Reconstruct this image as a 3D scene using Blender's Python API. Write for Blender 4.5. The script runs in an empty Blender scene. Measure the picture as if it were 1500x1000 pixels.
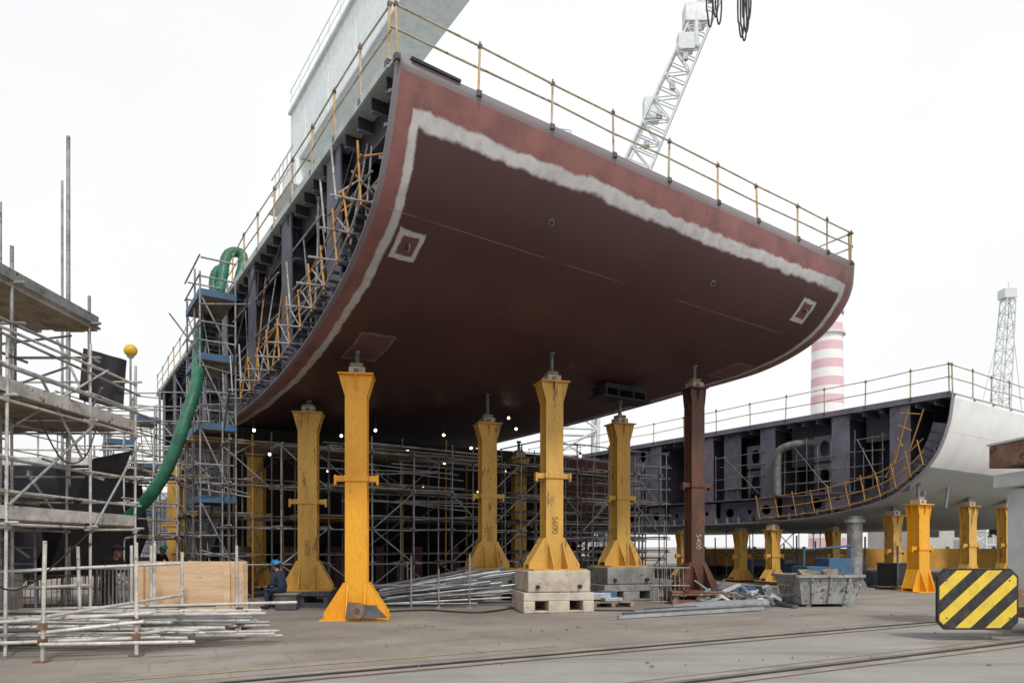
import bpy, math, random, bmesh
from mathutils import Vector, Matrix
random.seed(7)
R=random.random
def rr(a,b): return a+(b-a)*random.random()
CU,SU=0.8288,0.5595
ANG=math.atan2(SU,CU)
def W(u,v,z): return Vector((u*CU-v*SU,u*SU+v*CU,z))
scene=bpy.context.scene
# ------------------------------------------------------------------ materials
class NT:
    def __init__(s,name):
        s.m=bpy.data.materials.new(name); s.m.use_nodes=True
        s.t=s.m.node_tree; s.b=s.t.nodes['Principled BSDF']
    def n(s,typ,**k):
        x=s.t.nodes.new(typ)
        for a,b in k.items(): setattr(x,a,b)
        return x
    def l(s,a,b): s.t.links.new(a,b)
    def math(s,op,a,b=None,c=None,clamp=False):
        x=s.n('ShaderNodeMath',operation=op); x.use_clamp=clamp
        for i,q in enumerate((a,b,c)):
            if q is None: continue
            if isinstance(q,(int,float)): x.inputs[i].default_value=q
            else: s.l(q,x.inputs[i])
        return x.outputs[0]
    def step(s,val,lo,hi):
        x=s.n('ShaderNodeMapRange'); x.clamp=True; x.interpolation_type='SMOOTHSTEP'
        s.l(val,x.inputs[0]); x.inputs[1].default_value=lo; x.inputs[2].default_value=hi
        return x.outputs[0]
    def noise(s,vec,scale,detail=5,rough=.6):
        x=s.n('ShaderNodeTexNoise'); s.l(vec,x.inputs['Vector'])
        x.inputs['Scale'].default_value=scale; x.inputs['Detail'].default_value=detail; x.inputs['Roughness'].default_value=rough
        return x.outputs[0]
    def mix(s,f,a,b,mode='MIX'):
        x=s.n('ShaderNodeMix',data_type='RGBA',blend_type=mode)
        for i,q in ((0,f),(6,a),(7,b)):
            if isinstance(q,(int,float)): x.inputs[i].default_value=q
            elif isinstance(q,tuple): x.inputs[i].default_value=q+(1,) if len(q)==3 else q
            else: s.l(q,x.inputs[i])
        return x.outputs[2]
    def bump(s,h,strength=.2,dist=.02):
        x=s.n('ShaderNodeBump'); s.l(h,x.inputs['Height']); x.inputs['Strength'].default_value=strength; x.inputs['Distance'].default_value=dist
        s.l(x.outputs[0],s.b.inputs['Normal'])
def mat(name,c1,c2=None,scale=2.5,rough=.6,metal=0.,bump=.15,bs=25,rust=0.,rc=(.12,.045,.02),stretch=None):
    q=NT(name); tc=q.n('ShaderNodeTexCoord').outputs['Object']
    if stretch:
        mp=q.n('ShaderNodeMapping'); q.l(tc,mp.inputs[0]); mp.inputs['Scale'].default_value=stretch; tc=mp.outputs[0]
    if c2 is None: c2=tuple(x*.6 for x in c1)
    f=q.step(q.noise(tc,scale,4,.65),.35,.68)
    col=q.mix(f,c1,c2)
    fine=q.noise(tc,bs,2)
    col=q.mix(q.math('MULTIPLY',q.step(fine,.4,.75),.3),col,tuple(x*.45 for x in c1))
    if rust>0:
        rf=q.step(q.noise(tc,scale*2.7,6,.72),.66-rust*.25,.72-rust*.2)
        col=q.mix(rf,col,rc)
    q.l(col,q.b.inputs['Base Color'])
    q.l(q.math('ADD',q.math('MULTIPLY',f,.15),rough-.05),q.b.inputs['Roughness'])
    q.b.inputs['Metallic'].default_value=metal
    q.bump(fine,bump,.01)
    return q.m
M={}
M['galv']=mat('galvanised_tube',(.38,.39,.4),(.22,.22,.22),3,.5,.3,rust=.35)
M['galv_d']=mat('shaded_tube',(.22,.22,.23),(.12,.12,.12),3,.6,.2,rust=.4)  # galvanised colour darkened to put the under-hull shade into the tubes
M['white_tube']=mat('pale_tube',(.66,.65,.62),(.42,.4,.37),3,.5,.1,rust=.3)
M['dark_tube']=mat('dark_tube',(.13,.13,.14),(.08,.07,.07),3,.6,.2,rust=.3)
M['orange_tube']=mat('orange_tube',(.5,.26,.06),(.36,.17,.06),4,.55,.05,rust=.3)
M['tan_tube']=mat('tan_tube',(.6,.42,.2),(.45,.28,.12),4,.55,.05,rust=.25)
M['cream_rail']=mat('cream_rail',(.52,.45,.33),(.35,.27,.18),4,.6,.1,rust=.4)
M['yellow']=mat('yellow_paint',(.88,.42,.02),(.78,.35,.02),1.4,.42,0,bump=.05,rust=.08,rc=(.34,.15,.03),stretch=(1,1,.35))
M['yellow_old']=mat('old_yellow_paint',(.70,.41,.085),(.56,.32,.075),1.4,.62,0,bump=.1,rust=.42,rc=(.25,.145,.07),stretch=(1.3,1.3,.3))
M['rusty']=mat('rusty_dark_paint',(.085,.04,.032),(.14,.06,.035),3,.6,.1,rust=.3,rc=(.2,.08,.03),stretch=(1,1,.3))
M['concrete']=mat('concrete_block',(.62,.55,.46),(.42,.36,.3),2.2,.9,0,.35,30,rust=.25,rc=(.3,.2,.12))
M['concrete_g']=mat('concrete_grey',(.33,.33,.32),(.2,.2,.19),2.2,.9,0,.35,30,rust=.3,rc=(.13,.11,.09))
M['slate']=mat('slate_primer',(.1,.105,.14),(.06,.06,.085),.9,.6,.0,.08,12,rust=.12,rc=(.12,.05,.04))
M['slate_l']=mat('slate_primer_pale',(.2,.19,.24),(.13,.125,.165),.9,.6,.0,.08,12,rust=.1,rc=(.16,.09,.07))
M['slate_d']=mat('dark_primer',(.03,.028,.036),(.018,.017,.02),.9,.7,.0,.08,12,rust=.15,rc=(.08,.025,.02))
M['violet']=mat('violet_primer',(.12,.11,.145),(.075,.07,.095),.9,.65,.0,.08,12,rust=.12,rc=(.08,.05,.05))
M['inred']=mat('dark_red_primer',(.09,.025,.022),(.05,.02,.02),.9,.65,0,.08,12)
M['deck']=mat('pale_green_primer',(.5,.56,.55),(.36,.41,.41),1.5,.6,0,.1,20,rust=.15)
M['blue']=mat('blue_platform',(.05,.15,.3),(.07,.12,.18),3,.6,.1,rust=.3)
M['wood']=mat('plank_wood',(.36,.3,.22),(.2,.16,.12),3,.85,0,.3,20)
M['ply']=mat('plywood',(.76,.55,.36),(.62,.42,.25),1.2,.75,0,.15,18,rust=.1,rc=(.4,.28,.18),stretch=(.6,.6,5))
M['green']=mat('green_hose',(.02,.16,.09),(.015,.09,.055),3,.5,0)
M['crane']=mat('pale_crane_paint',(.84,.9,.92),(.76,.83,.86),.2,.5,0,.03,3)
M['crane2']=mat('crane_hazed_steel',(.72,.76,.78),(.62,.66,.68),.3,.5,0,.03,3)  # distance haze is baked into this pale steel colour
M['black']=mat('black_rubber',(.02,.02,.02),(.03,.03,.03),4,.6,0)
M['black_paint']=mat('worn_marking',(.2,.13,.05),(.45,.26,.07),9,.6,0)
M['white_paint']=mat('stencil_white',(.6,.58,.55),(.25,.2,.18),14,.6,0)
M['steel']=mat('steel_bars',(.17,.18,.2),(.1,.1,.11),3,.45,.4,rust=.2)
M['silver']=mat('silver_tube',(.55,.57,.6),(.35,.36,.38),3,.4,.4,rust=.1)
M['skip']=mat('skip_grey',(.4,.43,.42),(.27,.27,.25),3,.6,.1,rust=.45)
M['denim']=mat('blue_overalls',(.03,.045,.09),(.02,.03,.06),8,.9,0,.4,40)
M['jacket']=mat('dark_jacket',(.025,.02,.025),(.05,.02,.02),8,.9,0,.4,40)
M['skin']=mat('skin',(.45,.26,.18),(.38,.2,.14),10,.6,0,.05,40)
M['helmb']=mat('blue_helmet',(.02,.2,.5),(.02,.15,.4),4,.3,0,.02)
M['helmg']=mat('green_helmet',(.02,.25,.14),(.02,.2,.1),4,.3,0,.02)
M['ybal']=mat('yellow_ball',(.8,.5,.03),(.66,.4,.03),4,.35,0,.02)
M['bldg']=mat('building_wall',(.5,.5,.48),(.4,.4,.39),.2,.8,0,.1,3)
M['roof']=mat('building_roof',(.25,.26,.27),(.2,.2,.2),.3,.8,0,.1,3)
M['orangewall']=mat('orange_wall',(.66,.36,.05),(.52,.27,.05),.8,.6,0,.1,8,rust=.15)
M['redrust']=mat('rust_steel',(.2,.09,.05),(.3,.22,.17),2,.7,.1,rust=.4)
q=NT('lamp_glow'); q.b.inputs['Emission Color'].default_value=(1,.86,.62,1); q.b.inputs['Emission Strength'].default_value=7; q.b.inputs['Base Color'].default_value=(.8,.8,.8,1); M['lamp']=q.m
q=NT('hazard_stripes'); tc=q.n('ShaderNodeTexCoord').outputs['Object']; sx=q.n('ShaderNodeSeparateXYZ'); q.l(tc,sx.inputs[0])
d=q.math('SUBTRACT',q.math('MULTIPLY',sx.outputs[0],.92),sx.outputs[2]); fr=q.math('FRACT',q.math('DIVIDE',q.math('ADD',d,10.05),.47)); st=q.math('GREATER_THAN',fr,.5)
dirt=q.step(q.noise(tc,4,8,.7),.4,.8)
c=q.mix(st,(.02,.02,.02),(.8,.58,.05)); c=q.mix(q.math('MULTIPLY',dirt,.5),c,(.16,.14,.1)); q.l(c,q.b.inputs['Base Color']); q.b.inputs['Roughness'].default_value=.5; M['hazard']=q.m
q=NT('chimney_bands'); tc=q.n('ShaderNodeTexCoord').outputs['Object']; sx=q.n('ShaderNodeSeparateXYZ'); q.l(tc,sx.inputs[0])
st=q.math('GREATER_THAN',q.math('FRACT',q.math('DIVIDE',sx.outputs[2],3.1)),.5)
c=q.mix(st,(.88,.87,.88),(.74,.5,.54)); c=q.mix(q.math('MULTIPLY',q.step(q.noise(tc,.4,6),.4,.8),.25),c,(.75,.7,.7)); q.l(c,q.b.inputs['Base Color']); q.b.inputs['Roughness'].default_value=.8; M['chim']=q.m  # both band colours are paled to carry the distance haze
# ------------------------------------------------------------------ mesh builder
class MB:
    def __init__(s): s.v=[];s.f=[];s.m=[];s.s=[]
    def add(s,vs,fs,mi=0,sm=False):
        o=len(s.v); s.v+=[tuple(p) for p in vs]
        for f in fs: s.f.append(tuple(i+o for i in f)); s.m.append(mi); s.s.append(sm)
    def tube(s,a,b,r=.024,n=6,mi=0):
        a=Vector(a);b=Vector(b); d=(b-a)
        if d.length<1e-5: return
        d.normalize(); t=Vector((0,0,1)) if abs(d.z)<.9 else Vector((1,0,0))
        x=d.cross(t).normalized(); y=d.cross(x)
        vs=[]
        for p in (a,b):
            for k in range(n):
                an=2*math.pi*k/n; vs.append(p+x*(r*math.cos(an))+y*(r*math.sin(an)))
        fs=[(k,(k+1)%n,n+(k+1)%n,n+k) for k in range(n)]
        s.add(vs,fs,mi,True); s.add(vs,[tuple(range(n-1,-1,-1)),tuple(range(n,2*n))],mi)
    def cone(s,a,b,r1,r2,n=16,mi=0):
        a=Vector(a);b=Vector(b); d=(b-a).normalized(); t=Vector((0,0,1)) if abs(d.z)<.9 else Vector((1,0,0))
        x=d.cross(t).normalized(); y=d.cross(x); vs=[]
        for p,r in ((a,r1),(b,r2)):
            for k in range(n):
                an=2*math.pi*k/n; vs.append(p+x*(r*math.cos(an))+y*(r*math.sin(an)))
        s.add(vs,[(k,(k+1)%n,n+(k+1)%n,n+k) for k in range(n)],mi,True); s.add(vs,[tuple(range(n-1,-1,-1)),tuple(range(n,2*n))],mi)
    def hexa(s,c,mi=0):
        s.add(c,[(0,3,2,1),(4,5,6,7),(0,1,5,4),(1,2,6,5),(2,3,7,6),(3,0,4,7)],mi)
    def box(s,c,sz,mi=0,a=0.,tilt=None):
        c=Vector(c); m=Matrix.Rotation(a,3,'Z')
        if tilt: m=m@tilt
        x,y,z=[k/2 for k in sz]
        s.hexa([c+m@Vector(p) for p in ((-x,-y,-z),(x,-y,-z),(x,y,-z),(-x,y,-z),(-x,-y,z),(x,-y,z),(x,y,z),(-x,y,z))],mi)
    def uv(s,u0,u1,v0,v1,z0,z1,mi=0):
        s.hexa([W(u0,v0,z0),W(u1,v0,z0),W(u1,v1,z0),W(u0,v1,z0),W(u0,v0,z1),W(u1,v0,z1),W(u1,v1,z1),W(u0,v1,z1)],mi)
    def beam(s,a,b,w,h,mi=0):
        a=Vector(a);b=Vector(b); d=(b-a).normalized(); t=Vector((0,0,1)) if abs(d.z)<.95 else Vector((0,1,0))
        x=d.cross(t).normalized()*(w/2); y=x.cross(d).normalized()*(h/2)
        s.hexa([a-x-y,a+x-y,a+x+y,a-x+y,b-x-y,b+x-y,b+x+y,b-x+y],mi)
    def prism(s,pts,e,mi=0):
        e=Vector(e); n=len(pts); p=[Vector(q) for q in pts]; vs=p+[q+e for q in p]
        s.add(vs,[tuple(range(n-1,-1,-1)),tuple(range(n,2*n))]+[(k,(k+1)%n,n+(k+1)%n,n+k) for k in range(n)],mi)
    def plate(s,o,ex,ey,w,h,hr,th,mi=0,hy=None):
        o=Vector(o);ex=Vector(ex);ey=Vector(ey); nn=ex.cross(ey).normalized()*th
        cx,cy=w/2,(hy if hy else h/2); per=[]
        K=6
        for k in range(K): per.append((w*k/K,0))
        for k in range(K): per.append((w,h*k/K))
        for k in range(K): per.append((w-w*k/K,h))
        for k in range(K): per.append((0,h-h*k/K))
        n=len(per); inn=[]
        for (x,y) in per:
            an=math.atan2((y-cy)/h,(x-cx)/w); inn.append((cx+hr[0]*math.cos(an),cy+hr[1]*math.sin(an)))
        vs=[o+ex*x+ey*y for x,y in per]+[o+ex*x+ey*y for x,y in inn]
        vs+= [p+nn for p in vs]
        fs=[]
        for k in range(n):
            j=(k+1)%n; fs+=[(k,j,n+j,n+k),(2*n+k,3*n+k,3*n+j,2*n+j),(k,2*n+k,2*n+j,j),(n+k,n+j,3*n+j,3*n+k)]
        s.add(vs,fs,mi)
    def path(s,pts,r,n=10,mi=0,sub=6):
        pts=[Vector(p) for p in pts]; P=[]
        for i in range(len(pts)-1):
            p0=pts[max(i-1,0)];p1=pts[i];p2=pts[i+1];p3=pts[min(i+2,len(pts)-1)]
            for k in range(sub):
                t=k/sub; P.append(.5*((2*p1)+(p2-p0)*t+(2*p0-5*p1+4*p2-p3)*t*t+(3*p1-p0-3*p2+p3)*t**3))
        P.append(pts[-1]); vs=[]; 
        for i,p in enumerate(P):
            d=(P[min(i+1,len(P)-1)]-P[max(i-1,0)]).normalized(); t=Vector((.3,1,.1)).normalized()
            x=d.cross(t).normalized(); y=d.cross(x); rb=r*(1+.06*(i%2))
            for k in range(n):
                an=2*math.pi*k/n; vs.append(p+x*(rb*math.cos(an))+y*(rb*math.sin(an)))
        fs=[(i*n+k,i*n+(k+1)%n,(i+1)*n+(k+1)%n,(i+1)*n+k) for i in range(len(P)-1) for k in range(n)]
        s.add(vs,fs,mi,True)
    def ball(s,c,r,mi=0,n=10,sc=(1,1,1),zmin=-1):
        c=Vector(c); vs=[];m=n//2+1
        for i in range(m+1):
            th=math.pi*i/m
            for k in range(n):
                ph=2*math.pi*k/n; z=max(math.cos(th),zmin)
                vs.append(c+Vector((r*sc[0]*math.sin(th)*math.cos(ph),r*sc[1]*math.sin(th)*math.sin(ph),r*sc[2]*z)))
        s.add(vs,[(i*n+k,i*n+(k+1)%n,(i+1)*n+(k+1)%n,(i+1)*n+k) for i in range(m) for k in range(n)],mi,True)
    def obj(s,name,mats,parent=None,bevel=0,fix=True):
        me=bpy.data.meshes.new(name); me.from_pydata(s.v,[],s.f)
        for m in mats: me.materials.append(M[m] if isinstance(m,str) else m)
        for p,mi,sm in zip(me.polygons,s.m,s.s): p.material_index=mi; p.use_smooth=sm
        if fix:
            bm=bmesh.new(); bm.from_mesh(me); bmesh.ops.recalc_face_normals(bm,faces=bm.faces); bm.to_mesh(me); bm.free()
        o=bpy.data.objects.new(name,me); scene.collection.objects.link(o)
        if parent: o.parent=parent
        if bevel:
            b=o.modifiers.new('b','BEVEL'); b.width=bevel; b.segments=2; b.limit_method='ANGLE'
        return o
def empty(name,loc=(0,0,0)):
    e=bpy.data.objects.new(name,None); scene.collection.objects.link(e); e.location=loc; e.empty_display_size=.2; return e
# ------------------------------------------------------------------ ground
q=NT('yard_ground'); tc=q.n('ShaderNodeTexCoord').outputs['Object']
mp=q.n('ShaderNodeMapping'); q.l(tc,mp.inputs[0]); mp.inputs['Rotation'].default_value=(0,0,-math.radians(28)); t2=mp.outputs[0]
mp2=q.n('ShaderNodeMapping'); q.l(t2,mp2.inputs[0]); mp2.inputs['Scale'].default_value=(.18,1.3,1)
f1=q.step(q.noise(tc,.35,6,.6),.35,.65); f2=q.step(q.noise(tc,1.3,7,.7),.42,.7); f3=q.noise(tc,60,2,.7)
c=q.mix(f1,(.235,.207,.178),(.325,.295,.26)); c=q.mix(q.math('MULTIPLY',f2,.5),c,(.17,.148,.13)); 
c=q.mix(q.math('MULTIPLY',q.step(f3,.45,.7),.3),c,(.4,.375,.34))
c=q.mix(q.math('MULTIPLY',q.step(q.noise(mp2.outputs[0],1.0,6,.6),.5,.68),.4),c,(.12,.108,.1))
st=q.step(q.noise(tc,.9,7,.75),.62,.7); c=q.mix(q.math('MULTIPLY',st,.55),c,(.09,.08,.078))
br=q.n('ShaderNodeTexBrick'); q.l(t2,br.inputs[0]); br.inputs['Scale'].default_value=.28; br.inputs['Mortar Size'].default_value=.005; br.inputs['Mortar Smooth'].default_value=.2
br.inputs['Color1'].default_value=(0,0,0,1); br.inputs['Color2'].default_value=(.45,.45,.45,1); br.inputs['Mortar'].default_value=(1,1,1,1)
jo=q.math('GREATER_THAN',br.outputs[0],.6); c=q.mix(q.math('MULTIPLY',br.outputs[0],.35),c,(.14,.125,.11)); 
q.l(c,q.b.inputs['Base Color']); q.b.inputs['Roughness'].default_value=.88
q.bump(q.math('SUBTRACT',q.math('ADD',q.math('MULTIPLY',f3,.2),q.math('MULTIPLY',q.noise(tc,5,4),.7)),jo),.4,.015); M['ground']=q.m
q=NT('asphalt'); tc=q.n('ShaderNodeTexCoord').outputs['Object']
mp=q.n('ShaderNodeMapping'); q.l(tc,mp.inputs[0]); mp.inputs['Rotation'].default_value=(0,0,-math.radians(28)); mp.inputs['Scale'].default_value=(.15,1.2,1)
f1=q.step(q.noise(tc,.5,6,.65),.35,.65); f3=q.noise(tc,90,2,.8)
c=q.mix(f1,(.3,.288,.27),(.235,.224,.21)); c=q.mix(q.math('MULTIPLY',q.step(f3,.42,.62),.5),c,(.44,.42,.4))
c=q.mix(q.math('MULTIPLY',q.step(q.noise(mp.outputs[0],1.2,6,.6),.46,.68),.5),c,(.155,.148,.14))
c=q.mix(q.math('MULTIPLY',q.step(q.noise(tc,2.2,7,.75),.6,.7),.45),c,(.115,.107,.1))
q.l(c,q.b.inputs['Base Color']); q.b.inputs['Roughness'].default_value=.85; q.bump(f3,.5,.01); M['asphalt']=q.m
g=MB(); g.add([(-900,-300,0),(900,-300,0),(900,1500,0),(-900,1500,0)],[(0,1,2,3)]); g.obj('ground',['ground'])
rd=Vector((.8857,.4642,0)); rn=Vector((-.4642,.8857,0)); A1=Vector((-3.36,8,0)); A2=Vector((2.0,8.0,0))
def strip(name,A,off,w,z,m,s0=-60,s1=90):
    b=MB(); p=[A+rn*(off-w/2)+rd*s0,A+rn*(off-w/2)+rd*s1,A+rn*(off+w/2)+rd*s1,A+rn*(off+w/2)+rd*s0]
    b.add([v+Vector((0,0,z)) for v in p],[(0,1,2,3)]); return b.obj(name,[m])
strip('asphalt_road',A1,-8.0,15.2,.004,'asphalt')
M['railbed']=mat('rail_bed_concrete',(.34,.305,.265),(.22,.198,.175),1.4,.9,0,.4,30)
M['railsteel']=mat('rail_steel',(.6,.6,.6),(.35,.28,.22),2,.32,.7,.1,30)
M['line']=mat('worn_yellow_line',(.42,.32,.15),(.26,.23,.19),5,.8,0,.2,40)
for A in (A1,A2):
    strip('rail_bed',A,0,.62,.008,'railbed')
    e=empty('crane_rail')
    for off,w,z,m in ((-.055,.06,.012,'black'),(.06,.05,.012,'black')):
        o=strip('groove',A,off,w,z,m); o.parent=e
    o=strip('rail_head',A,.005,.045,.02,'railsteel'); o.parent=e
    o=strip('edge_angle',A,-.29,.02,.014,'redrust'); o.parent=e
    o=strip('edge_angle',A,.28,.015,.014,'redrust'); o.parent=e
strip('road_marking',A1,.75,.1,.006,'line',-12,5)
b=MB()
for k in range(90):
    x,y=rr(-5,9),rr(9,17); s_=rr(.01,.03); b.box((x,y,s_*.4+.012),(s_*rr(1,2.5),s_,s_*.6),random.choice((0,1,2)),rr(0,3))
b.obj('ground_litter',['wood','concrete_g','redrust'])
# ------------------------------------------------------------------ main hull block
U0=4.44; V0=9.79; L=13.5; ZT=9.23
NP=[(0,9.23),(.2,8.6),(.47,7.98),(.81,7.46),(1.3,7.06),(2.3,6.55),(3.4,6.2),(4.9,5.85),(6.8,5.58),(9.1,5.43),(12,5.4),(22,5.4),(29,5.4)]
FP=[(.3,9.23),(.38,8.52),(.7,7.98),(1.25,7.5),(2.1,7.15),(3.2,6.93),(4.4,6.86),(6,6.82),(7.6,6.76),(10,6.7),(13,6.65),(22,6.6),(29,6.6)]
def crom(P,sub=6):
    out=[]
    for i in range(len(P)-1):
        p0=Vector(P[max(i-1,0)]);p1=Vector(P[i]);p2=Vector(P[i+1]);p3=Vector(P[min(i+2,len(P)-1)])
        if i==0: p0=2*p1-p2
        for k in range(sub):
            t=k/sub; out.append(.5*((2*p1)+(p2-p0)*t+(2*p0-5*p1+4*p2-p3)*t*t+(3*p1-p0-3*p2+p3)*t**3))
    out.append(Vector(P[-1])); return out
NC,FC=crom(NP),crom(FP)
S=[0]
for i in range(1,len(NC)): S.append(S[-1]+(NC[i]-NC[i-1]).length)
def prof(uu): f=uu/L; return [a.lerp(b,f) for a,b in zip(NC,FC)]
def zs(uu,v):
    p=prof(uu)
    for i in range(len(p)-1):
        if p[i+1].x>=v:
            t=(v-p[i].x)/max(1e-6,p[i+1].x-p[i].x); return p[i].y+(p[i+1].y-p[i].y)*t, S[i]+(S[i+1]-S[i])*t
    return p[-1].y,S[-1]
def HP(uu,v,z): return W(U0+uu,V0+v,z)
marks=[(.87,1.45,.27,.33,0),(12.0,.82,.3,.3,0),(1.42,4.6,.45,.7,1),(12.4,3.5,.45,.6,1)]
q=NT('hull_shell_paint'); uvn=q.n('ShaderNodeTexCoord'); tc=uvn.outputs['Object']; sx=q.n('ShaderNodeSeparateXYZ'); q.l(uvn.outputs['UV'],sx.inputs[0])
uu=sx.outputs[0]; ss=sx.outputs[1]
nz=q.math('SUBTRACT',q.noise(tc,3.0,4,.6),.5); nz2=q.math('SUBTRACT',q.noise(tc,.8,3,.5),.5)
du=q.math('MINIMUM',uu,q.math('SUBTRACT',L,uu)); d=q.math('MINIMUM',q.math('MULTIPLY',ss,.60),du)
dn=q.math('ADD',d,q.math('ADD',q.math('MULTIPLY',nz,.13),q.math('MULTIPLY',nz2,.16)))
var=q.step(q.noise(tc,.5,4,.5),.3,.7); var2=q.step(q.noise(tc,4,6,.7),.4,.7)
darkred=q.mix(var,(.076,.0275,.0255),(.058,.0225,.0215)); darkred=q.mix(q.math('MULTIPLY',var2,.15),darkred,(.095,.04,.037))
lred=q.mix(q.step(q.noise(tc,1.4,5,.6),.35,.7),(.27,.11,.1),(.165,.07,.068))
grey=(.22,.19,.21); wht=q.mix(var2,(.56,.55,.55),(.44,.425,.43))
c=q.mix(q.step(d,.085,.1),grey,lred)
c=q.mix(q.step(dn,.34,.385),c,wht)
c=q.mix(q.step(dn,.49,.55),c,darkred)
for (mu,mv,hu,hs,kind) in marks:
    s0=zs(mu,mv)[1]
    a=q.math('DIVIDE',q.math('ABSOLUTE',q.math('SUBTRACT',uu,mu)),hu); b=q.math('DIVIDE',q.math('ABSOLUTE',q.math('SUBTRACT',ss,s0)),hs)
    mm=q.math('ADD',q.math('MAXIMUM',a,b),q.math('MULTIPLY',nz,.35))
    ins=q.math('SUBTRACT',1,q.step(mm,.88,1.0)); inn=q.math('SUBTRACT',1,q.step(mm,.56,.68))
    if kind==0: c=q.mix(ins,c,wht); c=q.mix(inn,c,(.15,.055,.05))
    else: c=q.mix(ins,c,(.2,.17,.17)); inn=q.math('SUBTRACT',1,q.step(mm,.80,.88)); c=q.mix(inn,c,(.14,.06,.055))
s0=2.15
seam=q.math('MULTIPLY',q.math('LESS_THAN',q.math('ABSOLUTE',q.math('SUBTRACT',ss,s0)),.007),q.step(q.noise(tc,.6,2),.40,.5))
seam2=q.math('LESS_THAN',q.math('ABSOLUTE',q.math('SUBTRACT',q.math('FRACT',q.math('DIVIDE',uu,4.6)),.62)),.0009)
c=q.mix(q.math('MULTIPLY',seam,.55),c,(.3,.22,.21)); c=q.mix(q.math('MULTIPLY',seam2,.22),c,(.06,.03,.03))
pl=q.math('GREATER_THAN',ss,s0); c=q.mix(q.math('MULTIPLY',pl,.14),c,(.05,.02,.02))
pl=q.math('GREATER_THAN',q.math('FRACT',q.math('DIVIDE',q.math('ADD',uu,1.7),9.2)),.5); c=q.mix(q.math('MULTIPLY',pl,.1),c,(.05,.02,.02))
q.l(c,q.b.inputs['Base Color']); q.l(q.math('ADD',.5,q.math('MULTIPLY',var2,.12)),q.b.inputs['Roughness'])
q.bump(q.math('ADD',q.math('MULTIPLY',q.noise(tc,.9,2),1.0),q.math('ADD',q.math('MULTIPLY',seam2,.1),q.math('MULTIPLY',q.noise(tc,30,2),.06))),.3,.02)
M['shell']=q.m
blk=empty('ship_hull_block')
def shellmesh(name,cols,uS,mats,parent):
    vs=[];fs=[];uvs=[]
    n=len(cols[0][1])
    for uu_,pts in cols:
        for p in pts: vs.append(tuple(p))
    for i in range(len(cols)-1):
        for k in range(n-1):
            fs.append((i*n+k,i*n+k+1,(i+1)*n+k+1,(i+1)*n+k))
            uvs.append(((cols[i][0],uS[k]),(cols[i][0],uS[k+1]),(cols[i+1][0],uS[k+1]),(cols[i+1][0],uS[k])))
    me=bpy.data.meshes.new(name); me.from_pydata(vs,[],fs)
    for m in mats: me.materials.append(M[m])
    ul=me.uv_layers.new(name='UVMap')
    for p,uq in zip(me.polygons,uvs):
        p.use_smooth=True
        for li,cc in zip(p.loop_indices,uq): ul.data[li].uv=cc
    o=bpy.data.objects.new(name,me); scene.collection.objects.link(o); o.parent=parent
    return o
cols=[]
for i in range(28):
    u_=L*i/27; cols.append((u_,[HP(u_,p.x,p.y) for p in prof(u_)]))
o=shellmesh('shell_plating',cols,S,['shell','slate_d'],blk)
so=o.modifiers.new('s','SOLIDIFY'); so.thickness=.035; so.offset=0; so.material_offset=1; so.material_offset_rim=0
b=MB()
b.hexa([HP(0,.0,ZT-.03),HP(L,.3,ZT-.03),HP(L,29,ZT-.03),HP(0,29,ZT-.03),HP(0,0,ZT+.01),HP(L,.3,ZT+.01),HP(L,29,ZT+.01),HP(0,29,ZT+.01)],0)
b.uv(U0-.02,U0+.05,V0+.3,V0+29,ZT-.02,ZT+.14,0)
b.obj('deck_plate',['deck'],blk)
b=MB(); E1=Vector((-SU,CU,0)); E2=Vector((CU,SU,0)); EZ=Vector((0,0,1))
bu=2.7
N=40
for i in range(N):
    va=.1+28.8*i/N; vb=.1+28.8*(i+1)/N
    b.add([HP(bu,va,zs(bu,va)[0]+.02),HP(bu,vb,zs(bu,vb)[0]+.02),HP(bu,vb,ZT-.04),HP(bu,va,ZT-.04)],[(0,1,2,3)],1 if not (i in (3,4,9,10,16)) else 3)
v=.5
while v<28.8:
    b.uv(U0+.06,U0+bu,V0+v,V0+v+.016,ZT-.26,ZT-.03,1); b.uv(U0+.06,U0+bu,V0+v-.03,V0+v+.05,ZT-.28,ZT-.26,2); v+=.62
for du_ in (.35,1.7): b.uv(U0+du_,U0+du_+.02,V0+.5,V0+28.8,ZT-.62,ZT-.03,1); b.uv(U0+du_-.08,U0+du_+.1,V0+.5,V0+28.8,ZT-.64,ZT-.62,0)
for wv in (3.0,6.2,9.5,13,16.5,20,23.5,27):
    zb=zs(0,wv)[0]; zb2=zs(bu,wv)[0]
    b.hexa([HP(.12,wv,zb+.04),HP(bu,wv,zb2+.04),HP(bu,wv+.02,zb2+.04),HP(.12,wv+.02,zb+.04),HP(.12,wv,ZT-.03),HP(bu,wv,ZT-.03),HP(bu,wv+.02,ZT-.03),HP(.12,wv+.02,ZT-.03)],0)
    b.uv(U0+.08,U0+.12,V0+wv-.3,V0+wv+.45,zb+.08,ZT-.03,0)
    for zz in (7.0,8.1):
        if zz>zb+.4: b.uv(U0+.12,U0+1.2,V0+wv-.5,V0+wv,zz,zz+.02,2)
v=.9
while v<28.6:
    zb=zs(bu,v)[0]; b.uv(U0+bu-.16,U0+bu-.002,V0+v,V0+v+.02,zb+.06,ZT-.05,0 if int(v*3)%3 else 2); v+=.75
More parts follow.
